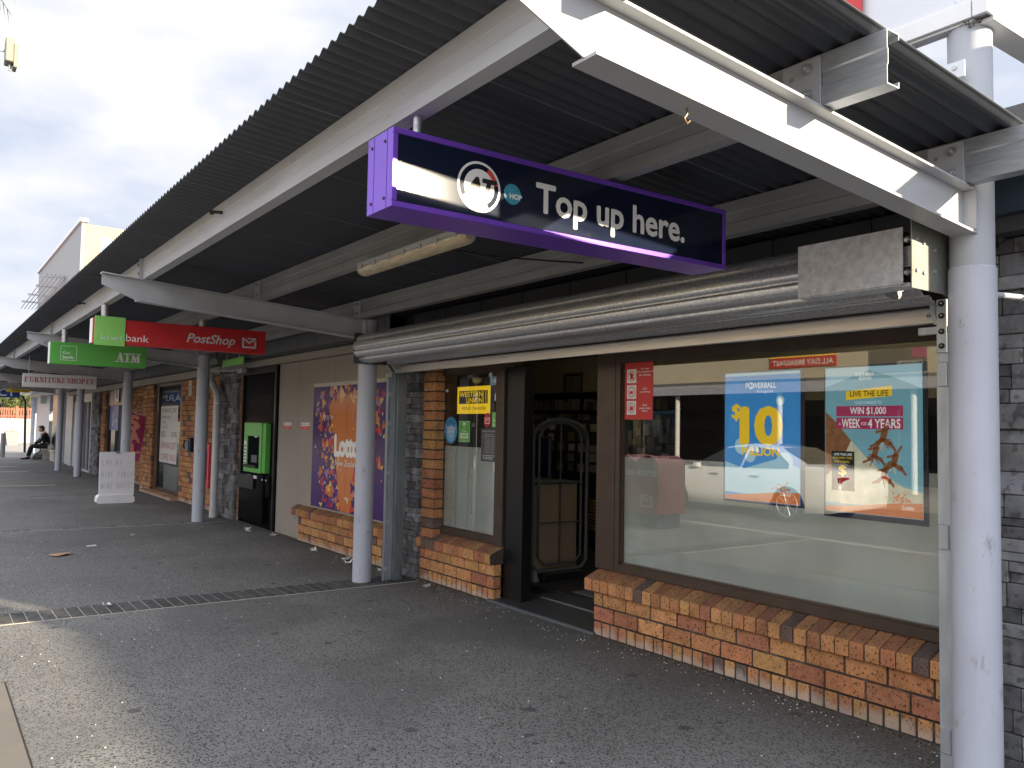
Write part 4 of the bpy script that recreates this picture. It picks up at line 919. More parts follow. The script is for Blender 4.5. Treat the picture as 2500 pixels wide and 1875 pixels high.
hang(t, x - .075, 1.475, 2.495, ZT(1.475), .036); hang(t, x - .075, 2.30, 2.495, ZT(2.4), .034)

t = thing('hanging_sign', 'pale grey sign with dark red lettering FURNITURESHOPEE', 'sign', (-17.5, 2.1, 2.09), 'signs hanging from the canopy')
x = -17.5; MB().box(x - .05, x, 1.505, 2.73, 2.095, 2.345, ch=.003).build('case', 'sign_cream', t)
fr = signfr(x, 1.505, 2.095)
mb = MB(); seriftext(mb, fr, 'FURNITURESHOPEE', .025, 1.205, .10, .185, T=.22, t=.09, d1=.0015); mb.build('lettering', 'lettering_red', t)
for yy in (1.6, 2.62): MB().cyl((x - .025, yy, 2.345), (x - .025, yy, ZT(yy) + .1), .006, n=6).build('hanger', 'galv', t)

t = thing('hanging_sign', 'blue sign with white letters at the far left end of the canopy', 'sign', (-30, 1.8, 2.16), 'signs hanging from the canopy')
x = -30.; MB().box(x - .1, x, .5, 2.53, 2.165, 2.49, ch=.004).build('case', 'sign_blue', t)
fr = signfr(x, .5, 2.165); mb = MB(); text(mb, fr, 'PHARMACY', .06, 1.90, .05, .27, bold=.03, d1=.002); mb.build('lettering', 'letter_white', t)
for yy in (.9, 2.3): MB().cyl((x - .05, yy, 2.49), (x - .05, yy, ZT(yy)), .02, n=8).build('hanger', 'galv', t)
t = thing('hanging_sign', 'small yellow sign reading Passport Photos in front of the blue one', 'sign', (-28, 2.2, 2.25), 'signs hanging from the canopy')
x = -28.; MB().box(x - .04, x, 2.02, 2.63, 2.285, 2.375, ch=.002).build('case', 'sign_yellow', t)
fr = signfr(x, 2.02, 2.285); mb = MB(); text(mb, fr, "Passport Photo's", .12, .56, .015, .072, bold=.02, d1=.002); mb.build('lettering', 'wu_black', t)
for yy in (2.1, 2.55): MB().cyl((x - .02, yy, 2.375), (x - .02, yy, ZT(yy)), .008, n=6).build('hanger', 'galv', t)
t = thing('hanging_sign', 'narrow green strip sign mostly hidden behind the red sign', 'sign', (-12.5, 3.9, 2.4))
MB().box(-13.0, -12.0, 3.78, 3.80, 2.36, 2.47, ch=.002).build('case', 'kiwi_green', t)
for xx in (-12.8, -12.2): MB().cyl((xx, 3.79, 2.47), (xx, 3.79, 2.62), .006, n=6).build('hanger', 'galv', t)
t = thing('hanging_sign', 'blank white box sign above the seated person', 'sign', (-38, 4.0, 2.1))
MB().box(-38.1, -37.98, 3.92, 4.55, 2.14, 2.47, ch=.003).build('case', 'sign_cream', t)

# batten light
t = thing('batten_light', 'dusty yellowed fluorescent light fixed under the canopy behind the purple sign', 'light', (-4.5, 2.38, 2.5))
ya, zz = 2.36, 2.535
mb = MB(); mb.box(-5.02, -3.72, ya - .05, ya + .05, zz + .002, zz + .045, ch=.008)
for i in range(7): mb.box(-4.95 + i * .195, -4.93 + i * .195, ya - .06, ya - .049, zz - .012, zz + .02, ch=.002)
mb.build('housing', 'beam_paint', t)
mb = MB(); P = [(ya + .055 * math.cos(a), zz - .048 * math.sin(a)) for a in [math.pi * i / 10 for i in range(11)]]
secs = [(-5.035, .55), (-5.02, .88), (-4.99, 1), (-3.75, 1), (-3.72, .88), (-3.705, .55)]; vs = []
for xx, k in secs: vs += [(xx, ya + (y - ya) * k, zz + (z - zz) * k) for y, z in P]
mb.add(vs, [(j * 11 + i, j * 11 + i + 1, (j + 1) * 11 + i + 1, (j + 1) * 11 + i) for j in range(5) for i in range(10)], 0, sm=True)
mb.add(vs[:11], [tuple(range(11))]); mb.add(vs[-11:], [tuple(range(11))[::-1]]); mb.build('diffuser', 'lamp_diffuser', t)
MB().box(-3.86, -3.80, ya - .02, ya + .03, zz + .045, ZT(2.4) - .002).build('bracket', 'beam_paint', t)
MB().box(-4.95, -4.89, ya - .02, ya + .03, zz + .045, ZT(2.4) - .002).build('bracket', 'beam_paint', t)

# ============================================================ STICKERS AND POSTERS ON THE GLASS
GY = 4.203
t = thing('window_sign', 'glowing yellow money transfer sign in the small window', 'sign', (-6.5, 4.23, 1.62))
fr = wallfr(-6.79, 4.2215, 1.628)
mb = MB(); rect(mb, fr, 0, .565, 0, .258, 0, .004); mb.build('panel', 'wu_yellow', t)
mb = MB(); rect(mb, fr, .035, .525, .095, .218, .0042, .005); mb.build('band', 'wu_black', t)
mb = MB(); text(mb, fr, 'WESTERN', .045, .44, .16, .208, bold=.022, d1=.006); text(mb, fr, 'UNION', .165, .44, .103, .150, bold=.022, d1=.006); rect(mb, fr, .452, .458, .10, .214, .0052, .006); rect(mb, fr, .492, .500, .10, .214, .0052, .006); mb.build('lettering', 'wu_yellow', t)
mb = MB(); text(mb, fr, 'MONEY TRANSFER', .09, .50, .035, .065, bold=.01, d1=.005); mb.build('lettering', 'wu_black', t)
def sticker(name, label, x, z, w, h, base, fn=None, y=GY, group=None, cat='sticker'):
    t = thing(name, label, cat, (x + w / 2, y, z), group); fr = wallfr(x, y, z)
    return t, fr
t, fr = sticker('round_sticker', 'round blue award sticker low left in the small window', -6.995, 1.338, .25, .262, None)
mb = MB(); disc(mb, fr, .122, .131, .122, .131, 0, .0007); mb.build('backing', 'sticker_blue', t)
mb = MB(); disc(mb, fr, .122, .10, .075, .08, .0008, .0010); disc(mb, fr, .122, .131, .108, .117, d1=.0012, rin=.965); text(mb, fr, 'Winner', .07, .175, .18, .198, bold=.01, d1=.0012)
for u, v in ((.035, .18), (.21, .18), (.025, .12), (.22, .12)): disc(mb, fr, u, v, .009, .009, 0, .0013, n=5, a0=rad(18), a1=rad(378))
mb.build('print', 'sticker_lightblue', t)
mb = MB(); text(mb, fr, 'TRUSTED', .035, .21, .135, .165, bold=.05, d1=.0017); text(mb, fr, 'BRAND', .055, .19, .105, .130, bold=.05, d1=.0017); text(mb, fr, '2015', .09, .155, .07, .09, bold=.03, d1=.0017); mb.build('lettering', 'silver_letter', t)
t, fr = sticker('wifi_sticker', 'green sticker reading Free WiFi beside the round blue one', -6.725, 1.36, .20, .20, None)
mb = MB(); rect(mb, fr, 0, .195, 0, .20, 0, .0007); mb.build('backing', 'sign_green', t)
mb = MB(); stroke(mb, fr, [(.006, .006), (.189, .006), (.189, .194), (.006, .194), (.006, .006)], .003, d1=.0010)
for k, r_ in enumerate((.018, .034, .05)): disc(mb, fr, .095, .135, r_, d1=.0011, a0=rad(45), a1=rad(135), rin=.78, n=10)
disc(mb, fr, .095, .135, .006, d1=.0011); text(mb, fr, 'Free', .06, .135, .095, .12, d1=.0011); rect(mb, fr, .03, .165, .035, .085, .0008, .0010); text(mb, fr, 'kiwibank', .06, .13, .014, .024, d1=.0011); mb.build('print', 'letter_white', t)
mb = MB(); text(mb, fr, 'WIFI', .045, .15, .043, .077, bold=.05, d1=.0014); mb.build('lettering', 'sign_green', t)
t, fr = sticker('post_sticker', 'small round red envelope sticker above the opening hours', -6.30, 1.505, .12, .13, None)
mb = MB(); disc(mb, fr, .058, .065, .055, .065, 0, .0007); mb.build('backing', 'sign_red', t)
mb = MB(); envelope(mb, fr, .058, .06, .07, d1=.0012, t=.008); mb.build('print', 'letter_white', t)
t, fr = sticker('bank_sticker', 'small green square bank sticker next to the red envelope sticker', -6.165, 1.505, .10, .13, None)
mb = MB(); rect(mb, fr, 0, .095, 0, .135, 0, .0007); mb.build('backing', 'kiwi_green', t)
mb = MB(); text(mb, fr, 'Kiwi', .01, .065, .05, .08, d1=.0012); text(mb, fr, 'bank', .01, .075, .01, .04, d1=.0012); mb.build('lettering', 'letter_white', t)
t, fr = sticker('opening_hours', 'dark grey opening hours notice at the right edge of the small window', -6.335, 1.195, .265, .30, None)
mb = MB(); rect(mb, fr, 0, .262, 0, .295, 0, .0008); mb.build('backing', 'label_grey', t)
mb = MB(); text(mb, fr, 'Clendon Mall PostShop', .02, .255, .262, .280, d1=.0012); text(mb, fr, 'Opening Hours', .06, .19, .235, .248, d1=.0012); rect(mb, fr, .01, .26, .226, .228, .0009, .0011)
for i, s in enumerate(['Monday', 'Tuesday', 'Wednesday', 'Thursday', 'Friday', 'Saturday', 'Sunday']):
    v = .205 - i * .021; text(mb, fr, s, .06, .06 + .012 * len(s), v, v + .010, d1=.0011); text(mb, fr, '9.00am - 5.00pm' if i < 6 else 'Closed', .165, .25 if i < 6 else .20, v, v + .010, d1=.0011); rect(mb, fr, .055, .255, v - .006, v - .005, .0009, .0011)
for v in (.05, .035, .02): rect(mb, fr, .06, random.uniform(.16, .24), v, v + .005, .0009, .0011); disc(mb, fr, .04, v + .003, .006, d1=.0011)
mb.build('lettering', 'silver_letter', t)
for (x, z, w, h, lab) in ((-6.985, 1.84, .05, .03, 'tiny grey sticker at the upper left of the small window'), (-6.23, 1.955, .06, .05, 'small white rounded sticker hanging at the top right of the small window')):
    t, fr = sticker('small_sticker', lab, x, z, w, h, None); mb = MB(); disc(mb, fr, w / 2, h / 2, w / 2, h / 2, 0, .0008, n=12); mb.build('backing', 'silver_letter', t)
t, fr = sticker('small_sticker', 'pale blue square sticker at the top right of the small window', -6.21, 1.885, .1, .07, None)
mb = MB(); rect(mb, fr, 0, .11, 0, .08, 0, .0007); mb.build('backing', 'sticker_lightblue', t); mb = MB(); disc(mb, fr, .03, .045, .018, d1=.0012, rin=.6); rect(mb, fr, .06, .10, .02, .06, .0008, .0012); mb.build('print', 'letter_white', t)
t = thing('security_camera', 'small white dome camera at the top of the small window', 'camera', (-6.75, 4.4, 1.94)); MB().ball((-6.76, 4.42, 1.965), (.05, .05, .035)).build('dome', 'white_plastic', t)

# red security notice
t, fr = sticker('security_notice', 'tall red security notice in the top left corner of the large window', -4.44, 1.578, .285, .41, None, cat='notice')
mb = MB(); rect(mb, fr, 0, .285, 0, .412, 0, .0007); mb.build('backing', 'sign_alarm', t)
mb = MB()
for v in (.035, .15, .265): rect(mb, fr, .022, .118, v, v + .10, .0008, .0010)
for v, lines in ((.085, ['Cash', 'under time', 'delay']), (.20, ['CCTV', 'operating']), (.345, ['No caps', 'No sunglasses', 'No helmets'])):
    for i, s in enumerate(lines):
        w = .0115 * len(s); text(mb, fr, s, .205 - w / 2, .205 + w / 2, v + .012 - i * .022, v + .027 - i * .022, bold=.02, d1=.0012)
mb.build('print', 'letter_white', t)
mb = MB()
for v in (.085, .20, .315): disc(mb, fr, .07, v, .038, d1=.0013, rin=.86)
rect(mb, fr, .052, .088, .065, .095, .0011, .0014); disc(mb, fr, .07, .095, .013, d1=.0013, rin=.7, a0=0, a1=math.pi, n=10); rect(mb, fr, .048, .085, .185, .207, .0011, .0014); stroke(mb, fr, [(.045, .34), (.095, .29)], .007, d1=.0014); disc(mb, fr, .07, .322, .018, d1=.0014); rect(mb, fr, .055, .085, .292, .308, .0011, .0013)
mb.build('symbols', 'sign_alarm', t)

# frosted film on the inside of the glass
FY = 4.2165
tag(MB().box(-4.455, -2.105, FY, FY + .0008, .535, 1.308).build('frosted_film', 'frost_film'), 'grey frosted film covering the lower half of the large window', 'window film')
tag(MB().box(-7.02, -6.07, FY, FY + .0008, .535, 1.316).build('frosted_film', 'frost_film'), 'grey frosted film covering the lower part of the small window', 'window film')
# two lottery posters in dark frames
PY = 4.2135
t = thing('lottery_poster', 'blue poster advertising 10 million in the large window', 'poster', (-3.24, PY, 1.07), 'window posters')
fr = wallfr(-3.52, PY, 1.075); W_, H_ = .56, .80
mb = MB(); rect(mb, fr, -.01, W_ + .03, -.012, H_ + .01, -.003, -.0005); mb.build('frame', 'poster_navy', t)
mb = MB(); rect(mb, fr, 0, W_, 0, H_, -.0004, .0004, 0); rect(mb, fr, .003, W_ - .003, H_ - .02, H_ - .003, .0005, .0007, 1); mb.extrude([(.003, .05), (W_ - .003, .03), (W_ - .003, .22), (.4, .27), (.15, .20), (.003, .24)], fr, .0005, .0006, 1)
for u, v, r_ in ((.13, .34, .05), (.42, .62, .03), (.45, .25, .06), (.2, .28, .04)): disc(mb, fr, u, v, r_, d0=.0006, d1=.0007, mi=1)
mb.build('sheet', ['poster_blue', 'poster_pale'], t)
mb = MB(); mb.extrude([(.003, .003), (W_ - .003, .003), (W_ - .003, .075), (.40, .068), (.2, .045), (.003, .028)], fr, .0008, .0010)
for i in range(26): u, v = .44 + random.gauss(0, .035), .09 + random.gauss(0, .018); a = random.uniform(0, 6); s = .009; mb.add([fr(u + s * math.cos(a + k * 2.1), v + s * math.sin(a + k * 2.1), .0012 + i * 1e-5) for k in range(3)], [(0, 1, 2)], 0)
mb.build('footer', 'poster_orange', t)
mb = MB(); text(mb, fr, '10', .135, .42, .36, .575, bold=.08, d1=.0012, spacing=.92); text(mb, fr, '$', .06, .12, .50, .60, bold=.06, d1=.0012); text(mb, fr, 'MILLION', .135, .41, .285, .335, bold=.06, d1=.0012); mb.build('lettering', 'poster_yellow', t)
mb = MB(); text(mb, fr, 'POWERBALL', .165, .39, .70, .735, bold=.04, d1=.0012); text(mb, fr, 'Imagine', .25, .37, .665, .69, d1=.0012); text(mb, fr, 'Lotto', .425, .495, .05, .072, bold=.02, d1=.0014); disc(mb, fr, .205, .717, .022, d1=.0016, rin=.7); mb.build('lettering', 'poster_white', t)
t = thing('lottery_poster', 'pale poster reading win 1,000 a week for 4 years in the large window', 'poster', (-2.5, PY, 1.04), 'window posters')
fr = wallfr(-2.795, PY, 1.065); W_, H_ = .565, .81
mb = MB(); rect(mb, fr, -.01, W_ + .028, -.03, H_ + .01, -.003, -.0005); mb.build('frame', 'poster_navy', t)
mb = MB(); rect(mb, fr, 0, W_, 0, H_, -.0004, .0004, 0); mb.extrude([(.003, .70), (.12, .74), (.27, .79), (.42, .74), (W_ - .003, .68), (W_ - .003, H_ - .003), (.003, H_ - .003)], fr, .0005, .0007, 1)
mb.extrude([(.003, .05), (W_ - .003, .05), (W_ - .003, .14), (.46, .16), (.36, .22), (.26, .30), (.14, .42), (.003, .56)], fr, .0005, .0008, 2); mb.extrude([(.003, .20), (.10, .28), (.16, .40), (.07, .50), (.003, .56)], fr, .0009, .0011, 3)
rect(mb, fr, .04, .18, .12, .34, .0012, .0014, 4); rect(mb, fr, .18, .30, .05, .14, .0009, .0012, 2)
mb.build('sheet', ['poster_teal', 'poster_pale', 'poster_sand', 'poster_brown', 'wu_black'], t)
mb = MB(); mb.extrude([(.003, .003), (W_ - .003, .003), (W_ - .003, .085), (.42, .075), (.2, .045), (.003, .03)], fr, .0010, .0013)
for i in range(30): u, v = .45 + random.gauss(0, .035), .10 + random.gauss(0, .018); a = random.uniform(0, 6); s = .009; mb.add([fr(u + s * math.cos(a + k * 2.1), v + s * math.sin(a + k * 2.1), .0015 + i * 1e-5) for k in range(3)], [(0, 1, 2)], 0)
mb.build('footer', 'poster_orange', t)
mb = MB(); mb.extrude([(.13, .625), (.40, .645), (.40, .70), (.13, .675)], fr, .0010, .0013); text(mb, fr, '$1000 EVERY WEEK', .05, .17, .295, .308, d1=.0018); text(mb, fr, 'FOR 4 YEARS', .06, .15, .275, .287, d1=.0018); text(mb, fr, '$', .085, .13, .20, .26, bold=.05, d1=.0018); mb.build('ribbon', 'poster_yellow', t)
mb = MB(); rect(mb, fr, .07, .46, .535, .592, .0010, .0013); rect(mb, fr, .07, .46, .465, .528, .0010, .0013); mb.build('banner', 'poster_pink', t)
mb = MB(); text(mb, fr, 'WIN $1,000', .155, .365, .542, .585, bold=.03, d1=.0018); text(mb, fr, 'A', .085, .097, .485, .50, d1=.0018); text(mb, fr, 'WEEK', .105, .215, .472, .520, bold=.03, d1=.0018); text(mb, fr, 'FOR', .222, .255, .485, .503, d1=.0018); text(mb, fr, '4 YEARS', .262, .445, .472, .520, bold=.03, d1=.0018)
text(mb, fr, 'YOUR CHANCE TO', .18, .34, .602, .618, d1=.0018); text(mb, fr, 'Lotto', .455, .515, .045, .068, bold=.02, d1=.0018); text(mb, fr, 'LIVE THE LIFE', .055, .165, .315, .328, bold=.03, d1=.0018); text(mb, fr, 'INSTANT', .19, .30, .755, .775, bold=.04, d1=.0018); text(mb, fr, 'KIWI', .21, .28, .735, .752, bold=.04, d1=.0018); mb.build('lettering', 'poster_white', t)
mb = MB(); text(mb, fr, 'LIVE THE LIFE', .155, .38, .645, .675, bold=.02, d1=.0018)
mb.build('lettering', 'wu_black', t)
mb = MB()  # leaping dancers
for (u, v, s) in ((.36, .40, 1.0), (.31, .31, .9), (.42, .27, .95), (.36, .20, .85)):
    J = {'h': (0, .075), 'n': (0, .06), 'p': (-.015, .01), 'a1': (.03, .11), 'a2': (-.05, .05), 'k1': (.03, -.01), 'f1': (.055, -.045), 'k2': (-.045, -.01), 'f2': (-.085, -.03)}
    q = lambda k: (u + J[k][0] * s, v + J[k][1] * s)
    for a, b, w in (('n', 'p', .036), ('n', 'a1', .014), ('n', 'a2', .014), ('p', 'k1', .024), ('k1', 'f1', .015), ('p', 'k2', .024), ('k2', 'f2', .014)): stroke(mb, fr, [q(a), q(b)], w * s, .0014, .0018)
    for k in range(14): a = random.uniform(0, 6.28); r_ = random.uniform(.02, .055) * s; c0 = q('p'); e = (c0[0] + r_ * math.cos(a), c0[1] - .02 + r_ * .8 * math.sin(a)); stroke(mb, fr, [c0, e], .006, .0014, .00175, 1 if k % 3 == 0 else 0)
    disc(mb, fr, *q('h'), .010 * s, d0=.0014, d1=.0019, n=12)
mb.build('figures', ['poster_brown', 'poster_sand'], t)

# ============================================================ MURAL POSTER ON THE BEIGE PANELS
t = thing('mural_poster', 'large glossy orange and purple lottery poster above the left brick sill', 'poster', (-9.03, 4.09, .47))
fr = wallfr(-10.07, 4.0985, .475); W_, H_ = 2.08, 1.545
mb = MB(); rect(mb, fr, 0, W_, 0, H_, 0, .004, 0, col=(.055, .02, .13)); mb.build('sheet', 'mural_tint', t)
mb = MB(); mb.extrude([(.72, 1.36), (1.15, 1.42), (1.55, 1.25), (1.48, .95), (1.42, .6), (1.18, .0035), (.90, .0035), (.78, .45), (.60, 1.0), (.46, 1.30)], fr, .0042, .0052); mb.build('shape', 'mural_orange', t)
pal = [(.55, .06, .03), (.60, .18, .04), (.66, .32, .07), (.60, .46, .16), (.20, .02, .15), (.34, .03, .09), (.10, .03, .20), (.05, .02, .12), (.045, .02, .11), (.28, .16, .36), (.58, .09, .05), (.50, .14, .03)]
mb = MB()
def tri(u, v, s, col, d):
    a = random.uniform(0, 6.28); P = []
    for k in range(3):
        r_ = s * random.uniform(.7, 1.3); uu = min(max(u + r_ * math.cos(a + k * 2.09 + random.uniform(-.4, .4)), .004), W_ - .004); vv = min(max(v + r_ * math.sin(a + k * 2.09), .006), H_ - .006); P.append(fr(uu, vv, d))
    n = (Vector(P[1]) - Vector(P[0])).cross(Vector(P[2]) - Vector(P[0]))
    mb.add(P, [(0, 1, 2)] if n.y < 0 else [(0, 2, 1)], 0, col)
k = 0
for side in (0, 1):
    for i in range(125):
        v = random.uniform(.0, 1.42); c = (.74 + .05 * math.sin(v * 3) - .22 * v) if side == 0 else (1.28 + .30 * v)
        u = c + random.gauss(-.12 if side == 0 else .12, .10 + .06 * (1 - v / 1.5)); s = random.uniform(.035, .10) * (1.1 if i < 60 else .75)
        tri(u, v, s, random.choice(pal), .0055 + k * 4e-6); k += 1
for i in range(26): tri(random.uniform(.55, 1.45), random.uniform(1.33, 1.52), random.uniform(.05, .11), random.choice([(.72, .35, .15), (.75, .5, .25), (.6, .25, .12), (.3, .06, .15)]), .0055 + k * 4e-6); k += 1
for i in range(60): tri(random.uniform(.1, 2.0), random.uniform(.15, 1.3), random.uniform(.015, .035), random.choice([(.80, .60, .15), (.5, .35, .6), (.6, .5, .6), (.7, .2, .05)]), .0055 + k * 4e-6); k += 1
mb.build('triangles', 'mural_tint', t)
mb = MB(); text(mb, fr, 'Lotto', .71, 1.38, .66, .90, bold=.09, d1=.0085, spacing=.95); text(mb, fr, 'New Zealand', .74, 1.36, .54, .61, d1=.0085); mb.build('lettering', 'letter_white', t)
mb = MB(); rect(mb, fr, 1.03, 1.034, .0, H_, .0075, .0078, col=(.35, .12, .05)); mb.build('join', 'mural_tint', t)
mb = MB(); rect(mb, fr, 0, W_, H_ - .045, H_, .0076, .0084, col=(.5, .46, .40))
for u in (.03, .5, .98, 1.07, 1.5, 2.04): disc(mb, fr, u, H_ - .03, .010, d1=.0095, n=8, col=(.2, .18, .16)); disc(mb, fr, u, .03, .008, d1=.0095, n=8, col=(.2, .18, .16))
mb.build('top_strip', 'board_tint', t)
for x, lab, ln in ((-11.13, 'red and white notice nearest the cash machine on the beige panels', ('Security notice', 'Please stand back')), (-10.49, 'red and white notice nearest the orange mural on the beige panels', ('No Parking', 'Keep Clear'))):
    t = thing('wall_notice', lab, 'notice', (x + .15, 4.095, 1.43)); fr = wallfr(x, 4.0985, 1.435)
    mb = MB(); rect(mb, fr, 0, .30, .042, .088, 0, .002); mb.build('upper_half', 'white_paint', t); mb = MB(); rect(mb, fr, 0, .30, 0, .0415, 0, .002); mb.build('lower_half', 'sign_alarm', t)
    mb = MB(); text(mb, fr, ln[0], .06, .24, .058, .072, bold=.02, d1=.003); disc(mb, fr, .03, .065, .014, d1=.003, n=12); disc(mb, fr, .27, .065, .014, d1=.003, n=3); mb.build('lettering', 'wu_black', t)
    mb = MB(); text(mb, fr, ln[1], .07, .23, .014, .028, d1=.003); mb.build('lettering', 'letter_white', t)

# ============================================================ CASH MACHINE
t = thing('cash_machine', 'bright green cash machine set in the glossy black wall bay', 'cash machine', (-12.0, 4.0, 0))
mb = MB(); a, b, c, d = -12.46, -11.69, .785, 1.512; y0, y1 = 3.985, 4.078
e, f_, g, h = -12.30, -11.775, .855, 1.315
mb.box(a, b, y0, y1, h, d, ch=.004); mb.box(a, b, y0, y1, c, g, ch=.004); mb.box(a, e, y0, y1, g + .0005, h - .0005, ch=.002); mb.box(f_, b, y0, y1, g + .0005, h - .0005, ch=.002)
mb.build('surround', 'sign_green', t)
MB().box(-11.688, -11.56, 4.0, y1, c + .01, d - .01, ch=.006).build('side_shield', 'sign_green', t)
MB().box(e, f_, 3.999, 4.077, g, h).build('screen', 'screen_dark', t)
mb = MB(); mb.box(e - .04, f_ - .02, 3.94, 3.984, .862, .90, ch=.008); mb.build('shelf', 'black_plastic', t)
mb = MB(); mb.box(e + .18, f_ - .10, 3.988, 3.998, .93, 1.04, ch=.003); mb.build('keypad', 'dark_plastic', t)
MB().box(a + .03, e - .03, 3.981, 3.984, .88, 1.24).build('label', 'white_plastic', t)
mb = MB()
for i in range(6): mb.box(a + .045, e - .05, 3.979, 3.9805, .90 + i * .05, .925 + i * .05)
mb.build('print', 'label_grey', t)
MB().box(e + .33, e + .42, 3.98, 3.998, h - .015, h - .001).build('lamp', 'letter_white', t)
mb = MB(); mb.box(-12.70, -11.63, 4.01, 4.078, .08, .765, ch=.006); mb.box(-11.625, -11.44, 4.03, 4.078, .45, .765, ch=.006); mb.build('lower_cabinet', 'black_gloss', t)
mb = MB(); mb.box(-12.72, -12.0, 3.985, 4.008, .54, .74, ch=.004); mb.build('flap', 'black_plastic', t)
mb = MB(); fr = wallfr(-12.5, 3.985, .768)
for x in (-12.3, -12.0): mb.box(x, x + .13, 3.99, 4.006, .70, .745, ch=.004)
for x in (-11.66, -11.5): mb.cyl((x, 4.0, .70), (x, 4.01, .70), .012, n=10)
mb.build('card_slot', 'silver_letter', t)
# downpipe
t = thing('downpipe', 'white painted downpipe running down the left side of the stone pier', 'downpipe', (-13.4, 3.86, 0))
MB().tube([(-14.10, 3.93, 2.32), (-14.06, 3.92, 2.2), (-13.62, 3.88, 2.02), (-13.50, 3.87, 1.92), (-13.50, 3.87, .12)], .058, 16).build('pipe', 'downpipe', t)
MB().cyl((-13.50, 3.87, .0), (-13.50, 3.87, .14), .066, n=18).build('shoe', 'downpipe', t)
for z in (1.80, .56): MB().cyl((-13.50, 3.87, z), (-13.50, 3.87, z + .025), .064, n=18).box(-13.46, -13.38, 3.86, 4.0, z, z + .02).build('clip', 'galv', t)
t = thing('conduit', 'grey cable conduit and box above the downpipe', 'conduit', (-13.3, 3.8, 2.2))
MB().tube([(-14.0, 3.55, 2.47), (-13.7, 3.62, 2.37), (-13.3, 3.75, 2.32), (-12.95, 3.9, 2.31), (-12.7, 3.95, 2.32)], .014, 8).build('tube', 'beam_paint', t)
MB().box(-12.72, -12.50, 3.92, 4.0, 2.26, 2.33, ch=.006).build('junction_box', 'beam_paint', t)
MB().tube([(-13.9, 3.62, 2.42), (-13.4, 3.66, 2.46), (-12.95, 3.64, 2.44)], .05, 10).build('fitting', 'beam_paint', t)
# red frame, payphone, black board, notice
t = thing('hose_cabinet', 'open red metal frame fixed to the brick wall beside the downpipe', 'cabinet', (-14.4, 4.0, .42))
mb = MB(); a, b, c, d = -14.58, -14.10, .42, 1.14; w = .07
for q in ((a, a + w, c, d), (b - w, b, c, d), (a + w, b - w, c, c + .11), (a + w, b - w, d - .13, d)): mb.box(q[0], q[1], 3.93, 4.085, q[2], q[3], ch=.004)
mb.build('frame', 'hose_red', t); MB().box(a + w, b - w, 4.05, 4.08, c + .11, d - .13).build('back', 'dark_ring', t)
t = thing('notice_board', 'thin black board jutting from the brick wall behind the post', 'board', (-14.8, 4.0, .83))
MB().box(-14.85, -14.80, 3.88, 4.085, .84, 1.75, ch=.004).build('panel', 'black_plastic', t)
t = thing('payphone', 'black and blue payphone on the brick wall left of the post', 'payphone', (-15.5, 4.0, .95))
MB().box(-15.62, -15.36, 3.95, 4.085, .97, 1.22, ch=.02).build('body', 'black_plastic', t); MB().box(-15.55, -15.45, 3.935, 3.949, 1.0, 1.15, ch=.004).build('keypad', 'sticker_blue', t)
MB().tube([(-15.60, 3.92, 1.02), (-15.61, 3.90, 1.08), (-15.60, 3.92, 1.18)], .016, 8).build('handset', 'black_plastic', t)
t = thing('wall_notice', 'narrow white notice high on the brick wall by the furniture window', 'notice', (-16.0, 4.08, 1.98)); MB().box(-16.12, -15.92, 4.082, 4.087, 1.99, 2.28).build('sheet', 'sign_cream', t)
fr = wallfr(-16.12, 4.082, 1.99); mb = MB()
for v in (.03, .09, .15): text(mb, fr, 'BOAT' if v < .1 else 'SHED', .04, .16, v, v + .035, bold=.03, d1=.001)
mb.build('lettering', 'wu_black', t)
# ============================================================ FURNITURE SHOP
fs_ = thing('shop_building', 'orange brick furniture shop with a narrow bronze window beyond the cash machine', 'shop', (-19, 4.3, 0))
mb = MB(); bricks(mb, -16.62, -13.872, 4.09, 0, 2.30, .0955, .2415, back=.12, k=.95); mb.build('brick_wall', ['brick', 'mortar'], fs_)
mb = MB(); bricks(mb, -19.98, -18.98, 4.09, 0, 2.30, .0955, .2415, back=.12, k=.9); mb.build('brick_wall', ['brick', 'mortar'], fs_)
mb = MB(); bricks(mb, -22.65, -19.98, 4.32, 0, 2.45, .0955, .2415, back=.12, k=.75); mb.build('brick_wall', ['brick', 'mortar'], fs_)
mb = MB(); bricks(mb, -25.2, -24.62, 4.09, 0, 2.30, .0955, .2415, back=.12, k=.85); mb.build('brick_wall', ['brick', 'mortar'], fs_)
mb = MB(); stones(mb, -26.25, -25.2, 4.04, 0, 2.35, depth=.16, lmin=.14, lmax=.34, hmin=.06, hmax=.11, k=.9); mb.build('stone_pier', 'stone', fs_)
mb = MB(); i = 0
for i in range(14): mb.box(-19.25 + i * .19 + .004, -19.25 + (i + 1) * .19 - .004, 3.93, 4.16, .002, .055, 0, tuple(q * .8 for q in brickcol()), ch=.004)
mb.build('brick_sill', 'brick', fs_)
w = window(-18.98, -16.62, .06, 2.30, .26, .28, .05, .06, par=fs_, y=4.14, glass='glass_plain')
B('blind', 'frost_film', -18.3, -16.92, 4.20, 4.203, .12, .60, par=fs_)
mb = MB()
for i in range(24): x = -18.3 + i * .057; mb.box(x, x + .02, 4.196, 4.199, .12, .62)
mb.build('blind', 'dark_plastic', fs_)
w = window(-24.6, -22.3, .02, 2.30, .10, .06, .08, .40, par=fs_, y=4.14, glass='glass_plain')
B('lintel', 'lintel_beige', -31, -13.9, 4.0, 4.2, 2.302, 2.43, par=fs_, ch=.004)
mb = MB(); x = -31
while x < -13.95: mb.box(x + .006, x + .61, 3.86, 4.06, 2.455, ZR(3.9) - .012, ch=.003); x += .62
